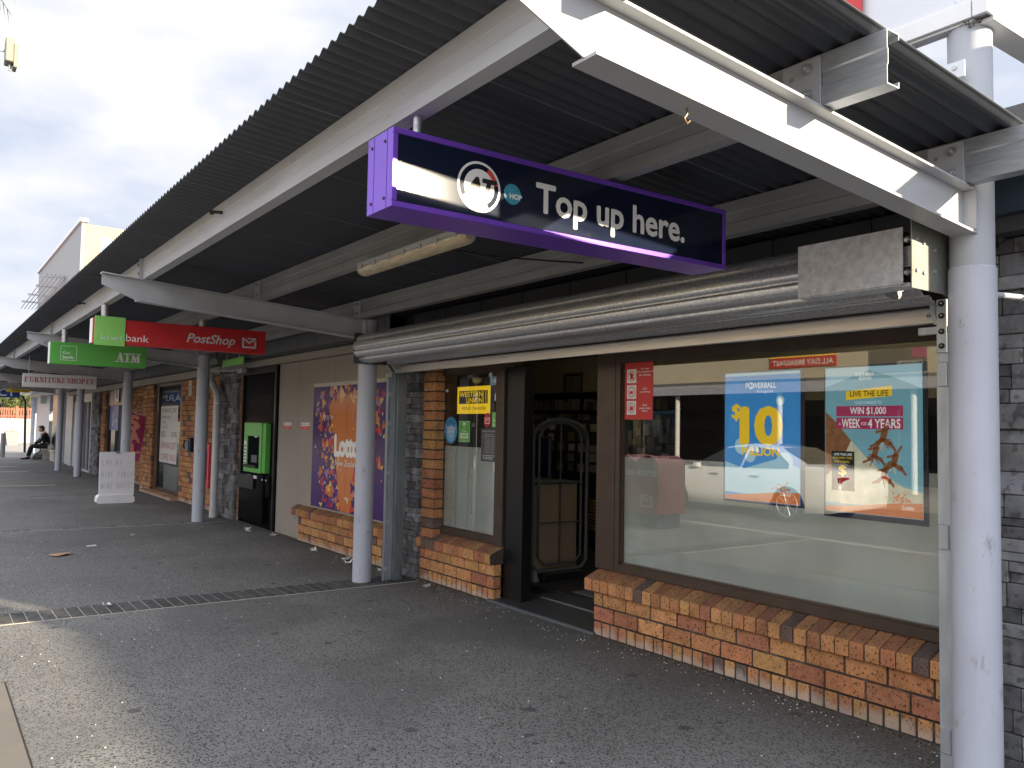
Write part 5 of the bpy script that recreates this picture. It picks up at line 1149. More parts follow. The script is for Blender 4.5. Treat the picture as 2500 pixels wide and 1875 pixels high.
mb.box(-31, -13.9, 3.90, 4.2, 2.432, 2.453, 1); mb.box(-31, -13.9, 3.90, 4.05, 2.456, 2.63, 1); mb.build('fascia', ['soffit_grey', 'fascia_dark'], fs_)
mb = MB(); mb.box(-28.4, -28.3, 4.05, 4.16, 0, 2.3); mb.box(-26.35, -26.26, 4.0, 4.16, 0, 2.3); mb.box(-28.3, -26.35, 4.05, 4.16, 2.05, 2.3); mb.box(-28.3, -26.35, 4.0, 4.16, 0, .05); mb.box(-28.0, -26.6, 4.10, 4.14, .05, 2.05, 1); mb.box(-27.35, -27.30, 4.06, 4.099, .05, 2.05); mb.build('grille_door', ['post_paint', 'inner_dark'], fs_)
mb = MB(); mb.box(-31.0, -30.4, 4.07, 4.2, 0, 2.3, ch=.004); mb.box(-29.7, -28.42, 4.07, 4.2, 0, 2.3, ch=.004); mb.box(-30.38, -29.72, 4.12, 4.2, 0, 2.1, ch=.004); mb.build('wall_panel', 'beam_paint', fs_)
MB().tube([(-30.0, 4.06, .9), (-30.0, 4.02, .95), (-30.0, 4.02, 1.25), (-30.0, 4.06, 1.3)], .012, 8).build('door_handle', 'galv', fs_)
B('core_wall', 'inner_dark', -31, -24.6, 4.32, 4.36, 0, 2.43, par=fs_); B('core_wall', 'inner_dark', -30, -16.6, 5.2, 5.25, 0, 2.43, par=fs_); B('core_wall', 'inner_dark', -20.2, -20.0, 4.2, 5.2, 0, 2.43, par=fs_)
t = thing('window_poster', 'white furniture shop poster listing bed, dining set and coffee table', 'poster', (-17.9, 4.17, .66)); fr = wallfr(-18.62, 4.1735, .66)
mb = MB(); rect(mb, fr, 0, 1.42, 0, 1.17, 0, .0008); mb.build('sheet', 'sign_cream', t)
mb = MB(); text(mb, fr, 'DINNING SET', .12, 1.36, .29, .42, bold=.01, d1=.0015); text(mb, fr, 'COFFEE TABLE', .10, 1.36, .05, .18, bold=.01, d1=.0015); mb.build('lettering', 'lettering_red', t)
mb = MB(); text(mb, fr, 'BED', .12, .45, .53, .64, bold=.02, d1=.0015); text(mb, fr, 'SOFA', .95, 1.38, .53, .64, bold=.02, d1=.0015); text(mb, fr, 'LOUNGE', .12, .62, .71, .76, d1=.0015); text(mb, fr, 'LAMPS', .12, .45, .81, .86, d1=.0015); text(mb, fr, 'FURNITURE', .12, .8, .91, .96, d1=.0015); text(mb, fr, 'FURNITURE', .12, 1.3, 1.03, 1.12, bold=.02, d1=.0015); mb.build('lettering', 'label_grey', t)
t = thing('window_poster', 'dark blue poster in the doorway window behind the notice board', 'poster', (-24, 4.17, 1.2)); fr = wallfr(-24.45, 4.1735, 1.25)
mb = MB(); rect(mb, fr, 0, 1.2, 0, .75, 0, .0008); mb.build('sheet', 'sign_blue', t); mb = MB(); text(mb, fr, 'OPEN', .7, 1.1, .2, .3, d1=.0015); disc(mb, fr, .5, .3, .08, .2, d1=.0015, rin=.6); mb.build('print', 'sticker_lightblue', t)
t = thing('window_poster', 'small white and blue poster hung above the dark blue one', 'poster', (-23.3, 4.1, 1.9)); fr = wallfr(-23.5, 4.12, 1.98)
mb = MB(); rect(mb, fr, 0, .5, 0, .32, 0, .002); mb.build('sheet', 'white_paint', t); mb = MB(); rect(mb, fr, .12, .38, .1, .3, .0022, .003); mb.build('print', 'sign_blue', t)
# sale flag
t = thing('sale_flag', 'magenta SALE flag hanging from a thin pole on the brick wall', 'flag', (-19.75, 3.9, .7))
X_ = -19.70
MB().cyl((X_, 3.70, 1.735), (X_, 4.16, 1.60), .008, n=8).build('pole', 'white_plastic', t)
mb = MB(); NX, NZ = 10, 24; vs = []
for j in range(NZ + 1):
    for i in range(NX + 1):
        a, b = i / NX, j / NZ; y = 3.735 + .36 * a - .02 * b * (1 - a) * 3 - .12 * b * b * a; z = 1.72 - .105 * a - (1.02) * b
        vs.append((X_ + .012 * math.sin(a * 9 + b * 5) + .02 * b, y, z))
fs = [(j * 11 + i, j * 11 + i + 1, (j + 1) * 11 + i + 1, (j + 1) * 11 + i) for j in range(NZ) for i in range(NX)]
mb.add(vs, fs, sm=True); mb.add([(p[0] - .003, p[1], p[2]) for p in vs], [f[::-1] for f in fs], sm=True); mb.build('cloth', 'flag_pink', t)
fr = Fr((X_ + .022, 3.735, .70), (0, 1, 0), (-.012, -.05, 1), (1, 0, 0))
for nm, m, bo, d in (('letter_edge', 'flag_outline', .08, .014), ('lettering', 'flag_letter', .045, .018)):
    mb = MB(); text(mb, fr, 'S', .05, .25, .63, .92, bold=bo, d1=d); text(mb, fr, 'A', .06, .26, .34, .60, bold=bo, d1=d); text(mb, fr, 'L', .08, .25, .10, .30, bold=bo, d1=d); mb.build(nm, m, t)
# sandwich board with marker lettering
t = thing('notice_board', 'white sandwich board with faint handwriting standing on the footpath', 'board', (-16.6, 3.0, 0)); x = -16.55
def rr(y0, y1, z0, z1, r, n=5):
    P = []
    for cy_, cz, a0 in ((y1 - r, z1 - r, 0), (y0 + r, z1 - r, 90), (y0 + r, z0 + r, 180), (y1 - r, z0 + r, 270)):
        P += [(cy_ + r * math.cos(rad(a0 + 90 * i / n)), cz + r * math.sin(rad(a0 + 90 * i / n))) for i in range(n + 1)]
    return P
mb = MB(); mb.extrude(rr(2.70, 3.29, .14, .93, .02), lambda u, v, d: (d - (v - .14) * .05, u, v), x - .04, x, 0); mb.build('panel', 'white_plastic', t)
mb = MB(); mb.extrude([(2.665, .03), (2.70, 0), (3.27, 0), (3.305, .03), (3.295, .11), (3.26, .15), (2.71, .15), (2.675, .11)], lambda u, v, d: (d, u, v), x - .22, x + .03); mb.build('base', 'white_plastic', t)
MB().box(x - .06, x - .02, 2.96, 3.04, .905, .925, ch=.004).build('clasp', 'dark_plastic', t)
fr = Fr((x, 2.70, .14), (0, 1, 0), (-.05, 0, 1), (1, 0, 0)); mb = MB()
HW = {'L': [[(0, 1), (0, 0), (.7, 0)]], 'A': [[(0, 0), (.4, 1), (.8, 0)], [(.2, .4), (.6, .4)]], 'Y': [[(0, 1), (.4, .5), (.8, 1)], [(.4, .5), (.3, 0)]], 'B': [[(0, 0), (0, 1), (.6, .8), (0, .5), (.7, .25), (0, 0)]], 'H': [[(0, 0), (0, 1)], [(.7, 0), (.7, 1)], [(0, .5), (.7, .5)]], 'I': [[(.3, 0), (.3, 1)]], 'R': [[(0, 0), (0, 1), (.6, .8), (0, .5), (.7, 0)]], 'E': [[(.6, 1), (0, 1), (0, 0), (.6, 0)], [(0, .5), (.5, .5)]], 'P': [[(0, 0), (0, 1), (.6, .8), (0, .5)]], 'U': [[(0, 1), (.05, .1), (.6, .1), (.7, 1)]], 'C': [[(.7, .9), (.2, 1), (0, .5), (.2, 0), (.7, .1)]], 'S': [[(.7, .9), (.2, 1), (.1, .6), (.6, .4), (.5, 0), (0, .1)]], 'W': [[(0, 1), (.2, 0), (.4, .7), (.6, 0), (.8, 1)]], 'N': [[(0, 0), (0, 1), (.7, 0), (.7, 1)]], 'Z': [[(0, 1), (.7, 1), (0, 0), (.7, 0)]], 'Q': [[(.4, 0), (0, .3), (.1, .9), (.6, .9), (.7, .3), (.4, 0)], [(.4, .3), (.8, -.1)]], 'O': [[(.4, 0), (0, .3), (.1, .9), (.6, .9), (.7, .3), (.4, 0)]], 'T': [[(.4, 0), (.4, 1)], [(0, 1), (.8, 1)]]}
for s, u, v, w, h in (('LAY BY', .05, .55, .057, .09), ('HIRE PURCH', .04, .33, .054, .10), ('WINZ QUOTES', .04, .13, .050, .10)):
    for c in s:
        for pl in HW.get(c, []): stroke(mb, fr, [(u + a * w * .8, v + b * h) for a, b in pl], .0045, d1=.001)
        u += w
mb.build('handwriting', 'marker_grey', t)

# ============================================================ FAR END
t = thing('glazed_porch', 'row of dark posts and grey panels with bright gaps behind the seated person', 'porch', (-36, 4.2, 0))
for a, b, m in ((-42.6, -42.3, 'black_frame'), (-41.1, -36.75, 'beam_paint'), (-35.75, -34.0, 'black_frame'), (-33.95, -32.95, 'beam_paint'), (-32.2, -31.02, 'beam_paint')): MB().box(a, b, 4.12, 4.3, 0, 2.6, ch=.006).build('panel', m, t)
MB().box(-42.6, -31.0, 4.0, 4.5, 2.45, 2.62).build('head_beam', 'beam_paint', t)
for x in (-42.0, -36.4, -32.6):
    mb = MB()
    for z in (.25, .9, 1.35, 1.75): mb.box(x - .32, x + .32, 4.18, 4.21, z, z + .04)
    mb.build('rail', 'black_frame', t)
MB().cyl((-41.6, 4.1, 0), (-41.6, 4.1, 2.5), .13, n=16).build('column', 'post_paint', t)
MB().tube([(-42.9, 3.7, 2.55), (-42.95, 3.85, 2.3), (-43, 3.92, 0)], .05, 8).build('downpipe', 'black_frame', t)
t = thing('porch_roof', 'low pale green sloping roof edge beyond the last post', 'roof', (-40, 3.7, 2.5))
MB().hexa([(-44, 2.9, 2.62), (-34, 3.2, 2.62), (-34, 5.5, 2.62), (-44, 5.5, 2.62), (-44, 2.9, 2.68), (-34, 3.2, 2.68), (-34, 5.5, 3.0), (-44, 5.5, 3.0)]).build('sheet', 'teal_mark', t)
MB().box(-44, -34, 3.1, 3.16, 2.60, 2.66).build('gutter', 'white_paint', t)
def concrete_seat(x0, x1, y0, y1, label):
    t = thing('block_seat', label, 'bench', ((x0 + x1) / 2, (y0 + y1) / 2, 0), 'concrete block seats')
    for z in (.0, .155): MB().box(x0, x1, y0, y1, z + .002, z + .15, ch=.01).build('block', 'concrete_block', t)
    MB().box(x0 - .02, x1 + .02, y0 - .03, y1, .308, .40, ch=.01).build('seat', 'concrete_block', t)
concrete_seat(-36.4, -35.4, 3.82, 4.11, 'low pale concrete block seat under the seated person')
concrete_seat(-34.6, -33.4, 3.95, 4.11, 'low pale concrete block seat half hidden behind the farthest post')
# seated person
def skinmesh(name, verts, edges, radii, m, parent, sub=2):
    me = bpy.data.meshes.new(name); off = abs_loc(parent); me.from_pydata([(v[0] - off.x, v[1] - off.y, v[2] - off.z) for v in verts], edges, [])
    o = bpy.data.objects.new(name, me); COL.objects.link(o); o.parent = parent; me.materials.append(MATS[m])
    sk = o.modifiers.new('skin', 'SKIN'); sk.use_smooth_shade = True
    if not me.skin_vertices: me.skin_vertices.new()
    for i, r in enumerate(radii): me.skin_vertices[0].data[i].radius = (r, r) if not isinstance(r, tuple) else r
    me.skin_vertices[0].data[0].use_root = True
    s = o.modifiers.new('sub', 'SUBSURF'); s.levels = sub; s.render_levels = sub
    return o
PX = -35.9
t = thing('person', 'person in dark clothes sitting hunched over on a concrete block at the far end', 'person', (PX, 3.8, 0))
x = PX
V = [(x, 3.95, .50), (x, 3.99, .68), (x, 3.94, .88), (x, 3.88, .99), (x, 3.84, 1.05), (x, 3.79, 1.13),
     (x - .09, 3.90, .48), (x - .09, 3.50, .49), (x - .09, 3.42, .10), (x - .09, 3.27, .04), (x + .09, 3.90, .48), (x + .09, 3.46, .50), (x + .09, 3.36, .10), (x + .09, 3.20, .04),
     (x - .18, 3.88, .95), (x - .20, 3.78, .72), (x - .10, 3.58, .58), (x + .18, 3.88, .95), (x + .20, 3.78, .72), (x + .10, 3.58, .58), (x + .02, 3.52, .555), (x - .03, 3.52, .555)]
E_ = [(0, 1), (1, 2), (2, 3), (3, 4), (4, 5), (0, 6), (6, 7), (7, 8), (8, 9), (0, 10), (10, 11), (11, 12), (12, 13), (3, 14), (14, 15), (15, 16), (3, 17), (17, 18), (18, 19), (19, 20), (16, 21)]
Rr = [.12, .12, .13, .10, .055, .05, .085, .065, .042, .03, .085, .065, .042, .03, .06, .047, .032, .06, .047, .032, .022, .022]
skinmesh('body', V, E_, Rr, 'skin', t)
MB().ball((x, 3.775, 1.145), (.075, .095, .115), n=16, m=12).build('head', 'skin', t)
mb = MB(); mb.ball((x, 3.690, 1.13), (.014, .02, .02)); mb.ball((x, 3.70, 1.085), (.022, .018, .012)); mb.ball((x + .075, 3.79, 1.14), (.012, .02, .028)); mb.ball((x - .075, 3.79, 1.14), (.012, .02, .028)); mb.build('face', 'skin', t)
mb = MB(); mb.ball((x, 3.80, 1.19), (.088, .105, .088), n=16, m=10); mb.ball((x, 3.845, 1.13), (.08, .06, .08)); mb.ball((x, 3.72, 1.225), (.07, .05, .03)); mb.build('hair', 'hair', t)
skinmesh('jacket', [V[0], V[1], V[2], V[3], V[14], V[15], V[16], V[17], V[18], V[19]], [(0, 1), (1, 2), (2, 3), (3, 4), (4, 5), (5, 6), (3, 7), (7, 8), (8, 9)], [.15, .15, .155, .12, .08, .065, .048, .08, .065, .048], 'clothes_dark', t)
skinmesh('trousers', [V[0]] + V[6:9] + V[10:13], [(0, 1), (1, 2), (2, 3), (0, 4), (4, 5), (5, 6)], [.14, .105, .085, .06, .105, .085, .06], 'clothes_dark', t)
mb = MB(); mb.hexa([(x - .06, 3.76, .62), (x + .06, 3.76, .62), (x + .06, 3.80, .62), (x - .06, 3.80, .62), (x - .04, 3.75, .98), (x + .04, 3.75, .98), (x + .04, 3.82, 1.0), (x - .04, 3.82, 1.0)]); mb.build('shirt', 'shirt', t)
for dx, yy in ((-.09, 3.33), (.09, 3.26)):
    mb = MB(); mb.ball((x + dx, yy, .035), (.05, .15, .04)); mb.ball((x + dx, yy + .08, .06), (.045, .07, .05)); mb.build('shoe', 'black_plastic', t)
for sx in (-1, 1):   # hands on the lap
    mb = MB(); mb.ball((x + sx * .04, 3.50, .56), (.035, .05, .02))
    for k in range(4): mb.tube([(x + sx * (.015 + k * .016), 3.46, .56), (x + sx * (.015 + k * .016), 3.43 - .006 * (k % 3), .555), (x + sx * (.015 + k * .016), 3.415 - .008 * (k % 2), .54)], [.0085, .008, .006], 6)
    mb.tube([(x + sx * .0, 3.50, .57), (x - sx * .01, 3.47, .575), (x - sx * .008, 3.45, .57)], [.010, .009, .007], 6)
    mb.build('hand', 'skin', t)
t = thing('backpack', 'grey and black backpack slumped against the block seat', 'bag', (-35.7, 3.65, 0))
mb = MB(); mb.ball((-35.65, 3.70, .14), (.16, .17, .14), n=16, m=10); mb.ball((-35.62, 3.58, .09), (.14, .12, .09)); mb.ball((-35.65, 3.80, .22), (.13, .10, .15)); mb.build('body', 'bag_grey', t)
MB().tube([(-35.5, 3.5, .06), (-35.48, 3.6, .20), (-35.48, 3.74, .33), (-35.5, 3.84, .36)], .018, 8).build('strap', 'clothes_dark', t)
# outdoors beyond
t = thing('bollard', 'round grey steel bollard at the far left edge', 'bollard', (-37.8, 2.70, 0)); mb = MB(); mb.cyl((-37.8, 2.70, 0), (-37.8, 2.70, .93), .085, n=20); mb.build('shaft', 'bollard_grey', t); MB().cyl((-37.8, 2.70, .93), (-37.8, 2.70, .945), .08, n=20).build('cap', 'beam_paint', t)
t = thing('planter', 'tapered square concrete planter by the pale low wall', 'planter', (-55.2, 4.35, 0))
MB().hexa([(-55.5, 4.10, .002), (-55.0, 4.15, .002), (-55.0, 4.62, .002), (-55.5, 4.6, .002), (-55.65, 3.98, .78), (-54.85, 4.0, .78), (-54.85, 4.72, .78), (-55.65, 4.70, .78)]).build('pot', 'concrete_pale', t)
MB().box(-55.55, -54.95, 4.08, 4.62, .781, .80).build('soil', 'bark', t)
mb = MB(); mb.tube([(-55.2, 4.35, .78), (-55.2, 4.3, .9), (-55.15, 4.2, 1.0)], [.03, .02, .005], 6); mb.build('stem', 'leaf_b', t)
struct('forecourt', MB().box(-62, -37.3, -9.2, 20, .001, .005), 'concrete_pale')
tag(MB().box(-60.4, -60.0, -12, 16, 0, 1.54, ch=.02).build('low_wall', 'concrete_wall'), 'long pale rendered wall below the red picket fence', 'wall')
t = thing('picket_fence', 'red picket fence standing on top of the pale low wall', 'fence', (-60.2, 4, 1.54))
mb = MB(); y = -2
for z in (1.66, 2.08): mb.box(-60.26, -60.22, -12, 16, z, z + .07)
mb.build('rail', 'picket_red', t)
for i in range(96):
    y = -2.0 + i * .13; MB().box(-60.22, -60.19, y, y + .065, 1.56, 2.22, ch=.006).build('picket', 'picket_red', t)
for y in (-1.0, 1.5, 4.9, 8.0): MB().box(-60.30, -60.18, y, y + .12, 1.54, 2.30, ch=.01).build('post', 'picket_red', t)
t = thing('house', 'pale house with a terracotta roof beyond the red fence', 'house', (-78, 3, -.3))
MB().box(-86, -76, -8, 24, -.3, 3.4).build('wall', 'pale_house', t)
MB().hexa([(-86.5, -8.5, 3.4), (-75.4, -8.5, 3.4), (-75.4, 24.5, 3.4), (-86.5, 24.5, 3.4), (-82, -7, 4.6), (-80, -7, 4.6), (-80, 23, 4.6), (-82, 23, 4.6)]).build('roof', 'terracotta', t)
for y in (0.5, 4.0, 7.5, 11): MB().box(-75.99, -75.95, y, y + 1.3, 1.7, 2.7, ch=.02).build('window', 'car_glass', t)
def crown(mb, c, rxyz, n, s, mi=2):
    for i in range(n):
        while True:
            p = Vector((random.uniform(-1, 1), random.uniform(-1, 1), random.uniform(-1, 1)))
            if .25 < p.length < 1: break
        q = Vector((c[0] + p.x * rxyz[0], c[1] + p.y * rxyz[1], c[2] + p.z * rxyz[2])); a = Vector((random.gauss(0, 1), random.gauss(0, 1), random.gauss(0, 1))).normalized(); b = a.orthogonal().normalized(); k = s * random.uniform(.6, 1.3)
        mb.add([tuple(q - a * k), tuple(q + b * k * .5), tuple(q + a * k), tuple(q - b * k * .5)], [(0, 1, 2, 3)], random.randint(0, mi - 1))
def tree(x, y, h, r, label):
    t = thing('tree', label, 'tree', (x, y, 0), 'trees beyond the fence')
    mb = MB(); mb.tube([(x, y, 0), (x + .1, y, h * .3), (x, y + .1, h * .55)], [.18, .13, .08], 8)
    for k in range(5): a = k * 1.3; mb.tube([(x, y + .05, h * .42), (x + r * .4 * math.cos(a), y + r * .4 * math.sin(a), h * .65), (x + r * .7 * math.cos(a), y + r * .7 * math.sin(a), h * .8)], [.07, .045, .02], 6)
    mb.build('trunk', 'bark', t); mb = MB()
    for k in range(7): crown(mb, (x + random.uniform(-.6, .6) * r, y + random.uniform(-.7, .7) * r, h * random.uniform(.58, .95)), (r * .5, r * .5, h * .15), 330, .13)
    mb.build('crown', ['leaf_a', 'leaf_b'], t)
tree(-64, 5.6, 3.6, 1.5, 'small green tree rising behind the red fence left of the porch roof'); tree(-66, 3.6, 2.6, .8, 'low reddish green bush behind the left end of the red fence')

# ============================================================ TALL CREAM BUILDING BEHIND, FLOODLIGHT, PALM
t = thing('tall_building', 'tall cream building with a grey side rising above the canopy roof', 'building', (-80, 14, -.3))
mb = MB(); mb.box(-93.5, -66.9, 9, 9.3, -.3, 16.0); mb.build('side_wall', 'grey_clad', t)
mb = MB(); mb.box(-67.2, -66.85, 9.301, 26, -.3, 15.85); mb.build('front_wall', 'cream_wall', t)
mb = MB(); mb.box(-93.8, -66.7, 8.85, 9.4, 16.001, 16.25); mb.build('roof_edge', 'white_paint', t)
mb = MB(); mb.box(-66.84, -66.80, 10.4, 13.2, 13.6, 14.9); mb.build('window', 'sticker_lightblue', t)
mb = MB(); mb.box(-66.85, -66.83, 10.3, 13.3, 13.5, 15.0); mb.build('window_frame', 'white_paint', t)
t = thing('sunshade', 'metal sunshade of four bars projecting from the grey side of the tall building', 'sunshade', (-83, 8.3, 12.5))
for x in (-74.2, -80, -86.2, -91.8): MB().box(x - .12, x + .12, 7.5, 9.0, 12.78, 12.92).build('bar', 'galv', t)
for i in range(5): y = 7.65 + i * .3; MB().cyl((-94, y, 12.4), (-73.5, y, 12.98), .035, n=6).build('strut', 'beam_paint', t)
t = thing('floodlight', 'white floodlight box on a pole at the upper left', 'floodlight', (-12, .1, 0))
MB().cyl((-12, -.15, 0), (-12, -.15, 7.0), .07, n=14).build('pole', 'post_paint', t)
MB().cyl((-12, -.15, 6.12), (-12, .66, 6.12), .02, n=8).build('arm', 'beam_paint', t)
MB().box(-12.15, -11.93, .665, .755, 5.98, 6.28, ch=.01).build('housing', 'lamp_housing', t); MB().box(-12.15, -11.96, .757, .80, 5.93, 6.22, ch=.006).build('cover', 'lamp_housing', t)
MB().cyl((-12.05, .73, 5.90), (-12.05, .73, 5.98), .018, n=8).build('gland', 'beam_paint', t)
t = thing('palm_tree', 'palm whose frond tips hang into the top left corner', 'palm', (-13.5, -2.9, -.2))
bx, by, bz = -12.6, -.95, 7.95
mb = MB(); mb.tube([(-13.0, -2.6, -.2), (-12.9, -2.1, 3), (-12.7, -1.4, 5.8), (bx, by, bz)], [.2, .16, .14, .12], 12); mb.build('trunk', 'bark', t)
for k in range(16):
    a = k * 2 * math.pi / 16 + .2; L0 = random.uniform(1.5, 1.9); mb = MB(); pts = []
    for i in range(9): s = i / 8; pts.append(Vector((bx + math.cos(a) * L0 * s, by + math.sin(a) * L0 * s, bz + .55 * s - 1.5 * s * s)))
    mb.tube(pts, [.022 * (1 - .8 * i / 8) for i in range(9)], 5)
    for i in range(2, 33):
        s = i / 33; j = int(s * 8); p = pts[j].lerp(pts[min(j + 1, 8)], s * 8 - j); tdir = (pts[min(j + 1, 8)] - pts[j]).normalized(); side = tdir.cross(Vector((0, 0, 1))).normalized()
        for sg in (-1, 1):
            e = p + (side * sg * .8 + tdir * .7 + Vector((0, 0, -.55))).normalized() * (.42 * (1.1 - s * .6)); w = tdir * .011
            mb.add([tuple(p - w), tuple(p + w), tuple(e)], [(0, 1, 2)])
    mb.build('frond', 'leaf_a', t)

# ============================================================ RIGHT END: UPPER SIGN BOX, ADDED LIGHT BLOCKERS
t = thing('sign_box', 'large white clad sign box above the canopy at the upper right', 'sign box', (-4, 4.2, 3.2))
MB().box(-6.5, -1.545, 3.442, 3.50, 3.225, 4.7, ch=.002).build('front_panel', 'clad_white', t); MB().box(-1.60, -1.545, 3.502, 5.2, 3.225, 4.7, ch=.002).build('end_panel', 'clad_white', t)
mb = MB(); mb.box(-6.5, -1.60, 3.425, 3.441, 3.216, 3.29, ch=.002); mb.box(-1.595, -1.535, 3.425, 3.441, 3.216, 3.33, ch=.002); mb.box(-1.544, -1.53, 3.43, 5.2, 3.212, 3.29, ch=.002); mb.box(-6.5, -1.60, 3.442, 3.50, 3.205, 3.223); mb.box(-1.64, -1.53, 3.47, 5.2, 3.195, 3.211); mb.build('trim', 'white_paint', t)
mb = MB(); mb.cyl((-1.66, 3.421, 3.305), (-1.66, 3.425, 3.305), .006, n=8); mb.cyl((-1.575, 3.421, 3.312), (-1.575, 3.425, 3.312), .006, n=8); mb.build('rivet', 'silver_letter', t)
mb = MB(); crown(mb, (-1.62, 3.46, 3.205), (.05, .03, .02), 60, .008); mb.build('moss', ['leaf_a', 'bark'], t)
MB().box(-4.2, -2.075, 3.41, 3.424, 3.42, 4.4, ch=.002).build('red_panel', 'sign_red', t)
t = thing('fixing_plate', 'small pale plate bolted across the upper post above the roof', 'plate', (-1.68, 3.4, 2.95))
MB().box(-1.86, -1.615, 3.40, 3.406, 2.97, 3.04, ch=.001).build('plate', 'clad_white', t); MB().cyl((-1.655, 3.394, 3.015), (-1.655, 3.40, 3.015), .009, n=10).build('bolt', 'galv', t)
t = thing('shop_building', 'unseen low pale building, added right of the stone pier to set the sun patch edge', 'shop', (8, 9, 0))
MB().box(.1, 16, 6, 13, 0, 2.95).build('wall', 'lintel_beige', t); MB().box(0, 16.1, 5.9, 13.1, 2.951, 3.15).build('parapet', 'soffit_grey', t)  # unseen building added; its parapet height sets the edge of the sunlit ground
for x in (1.5, 5.5, 9.5): MB().box(x, x + 3, 5.93, 5.99, .4, 2.4).build('window', 'car_glass', t)

t = thing('downpipe', 'unseen round grey column added beyond the right edge to shade the near post', 'downpipe', (-.9, 3.87, 0))
MB().cyl((-.9, 3.87, 0), (-.9, 3.87, 3.3), .095, n=20).build('pipe', 'post_paint_old', t)  # downpipe in name only: unseen column added to keep sun off the near post
# ============================================================ ACROSS THE STREET (seen reflected in the glass)
t = thing('opposite_shop', 'cream building with a dark veranda across the street', 'building', (-14, -14, 0))
MB().box(-130, 14, -16.4, -15.8, -.02, 2.9).build('ground_floor', 'opp_dark', t)
MB().box(-27, 14, -15.2, -13.2, 3.1, 6.2).build('upper_wall', 'opp_cream', t); MB().box(-130, -27.1, -15.2, -13.6, 3.1, 5.6).build('upper_wall', 'opp_dark', t)
MB().box(-130, 14, -15.8, -12.3, 2.86, 3.099).build('veranda_roof', 'soffit_grey', t); MB().box(-60, 14, -12.32, -12.2, 2.70, 3.0).build('gutter', 'post_paint', t)
for i in range(14): MB().cyl((-40 + i * 4.1, -12.5, -.02), (-40 + i * 4.1, -12.5, 2.85), .08, n=12).build('post', 'white_paint', t)
for i in range(10): MB().box(-40 + i * 5, -37.6 + i * 5, -15.79, -15.74, .5, 2.3).build('window', 'car_glass', t)
fr = Fr((-13.95, -13.19, 3.45), (-1, 0, 0), (0, 0, 1), (0, 1, 0))
t = thing('wall_sign', 'red and yellow ALL DAY BREAKFAST sign on the building across the street', 'sign', (-16, -13.2, 3.4))
mb = MB(); rect(mb, fr, 0, 2.3, .05, .36, 0, .03); mb.build('panel', 'sign_red', t); mb = MB(); rect(mb, fr, 0, 2.3, .361, 1.0, 0, .03); mb.build('upper_panel', 'wu_yellow', t)
mb = MB(); text(mb, fr, 'ALL DAY BREAKFAST', .1, 2.2, .12, .28, bold=.03, d1=.033); mb.build('lettering', 'letter_white', t); mb = MB(); text(mb, fr, 'CAFE', .4, 1.9, .45, .9, bold=.06, d1=.033); mb.build('lettering', 'wu_black', t)
fr = Fr((-11.3, -13.19, 3.22), (-1, 0, 0), (0, 0, 1), (0, 1, 0))
t = thing('wall_sign', 'dark and magenta boutique sign on the building across the street', 'sign', (-12, -13.2, 3.2))
mb = MB(); rect(mb, fr, 0, 1.6, 0, .75, 0, .03); mb.build('panel', 'label_grey', t); mb = MB(); rect(mb, fr, 0, .4, .35, .75, .031, .04); mb.build('corner_panel', 'opp_magenta', t); mb = MB(); text(mb, fr, 'CLENDON', .1, .8, .18, .30, d1=.033); mb.build('lettering', 'letter_white', t)
# white sedan parked at the kerb, front to the left of the row
t = thing('parked_car', 'white sedan parked along the kerb opposite the shop, seen reflected in the window', 'car', (-10.3, -5.6, -.15))
cx, cyc, zg = -10.9, -5.65, -.15
def sec(x, hw, zl, zh, zr, rw):   # cross-section: sill, belt, roof
    return [(x, -hw * .92, zl), (x, -hw, zl + .25), (x, -hw * .985, zh), (x, -rw, zr), (x, rw, zr), (x, hw * .985, zh), (x, hw, zl + .25), (x, hw * .92, zl)]
S = [(-2.42, .62, .30, .55, .56, .55), (-2.36, .78, .22, .62, .66, .6), (-2.1, .86, .20, .72, .76, .66), (-1.35, .90, .19, .88, .93, .70), (-.98, .90, .19, .93, .97, .70), (-.25, .90, .19, .94, 1.36, .56), (.35, .90, .19, .95, 1.43, .57), (1.0, .90, .19, .96, 1.36, .55), (1.65, .90, .19, .98, 1.06, .62), (2.15, .86, .22, .97, 1.02, .66), (2.38, .80, .28, .90, .95, .62), (2.42, .70, .34, .7, .72, .6)]
body = MB(); vs = []
for s in S: vs += [(cx + a, cyc + b, zg + c) for a, b, c in sec(*s)]
fs = [(j * 8 + i, j * 8 + (i + 1) % 8, (j + 1) * 8 + (i + 1) % 8, (j + 1) * 8 + i) for j in range(len(S) - 1) for i in range(8)]; fs.append(tuple(range(8))[::-1]); fs.append(tuple(range(8 * len(S) - 8, 8 * len(S))))
body.add(vs, fs, sm=True); body.build('body', 'car_white', t)
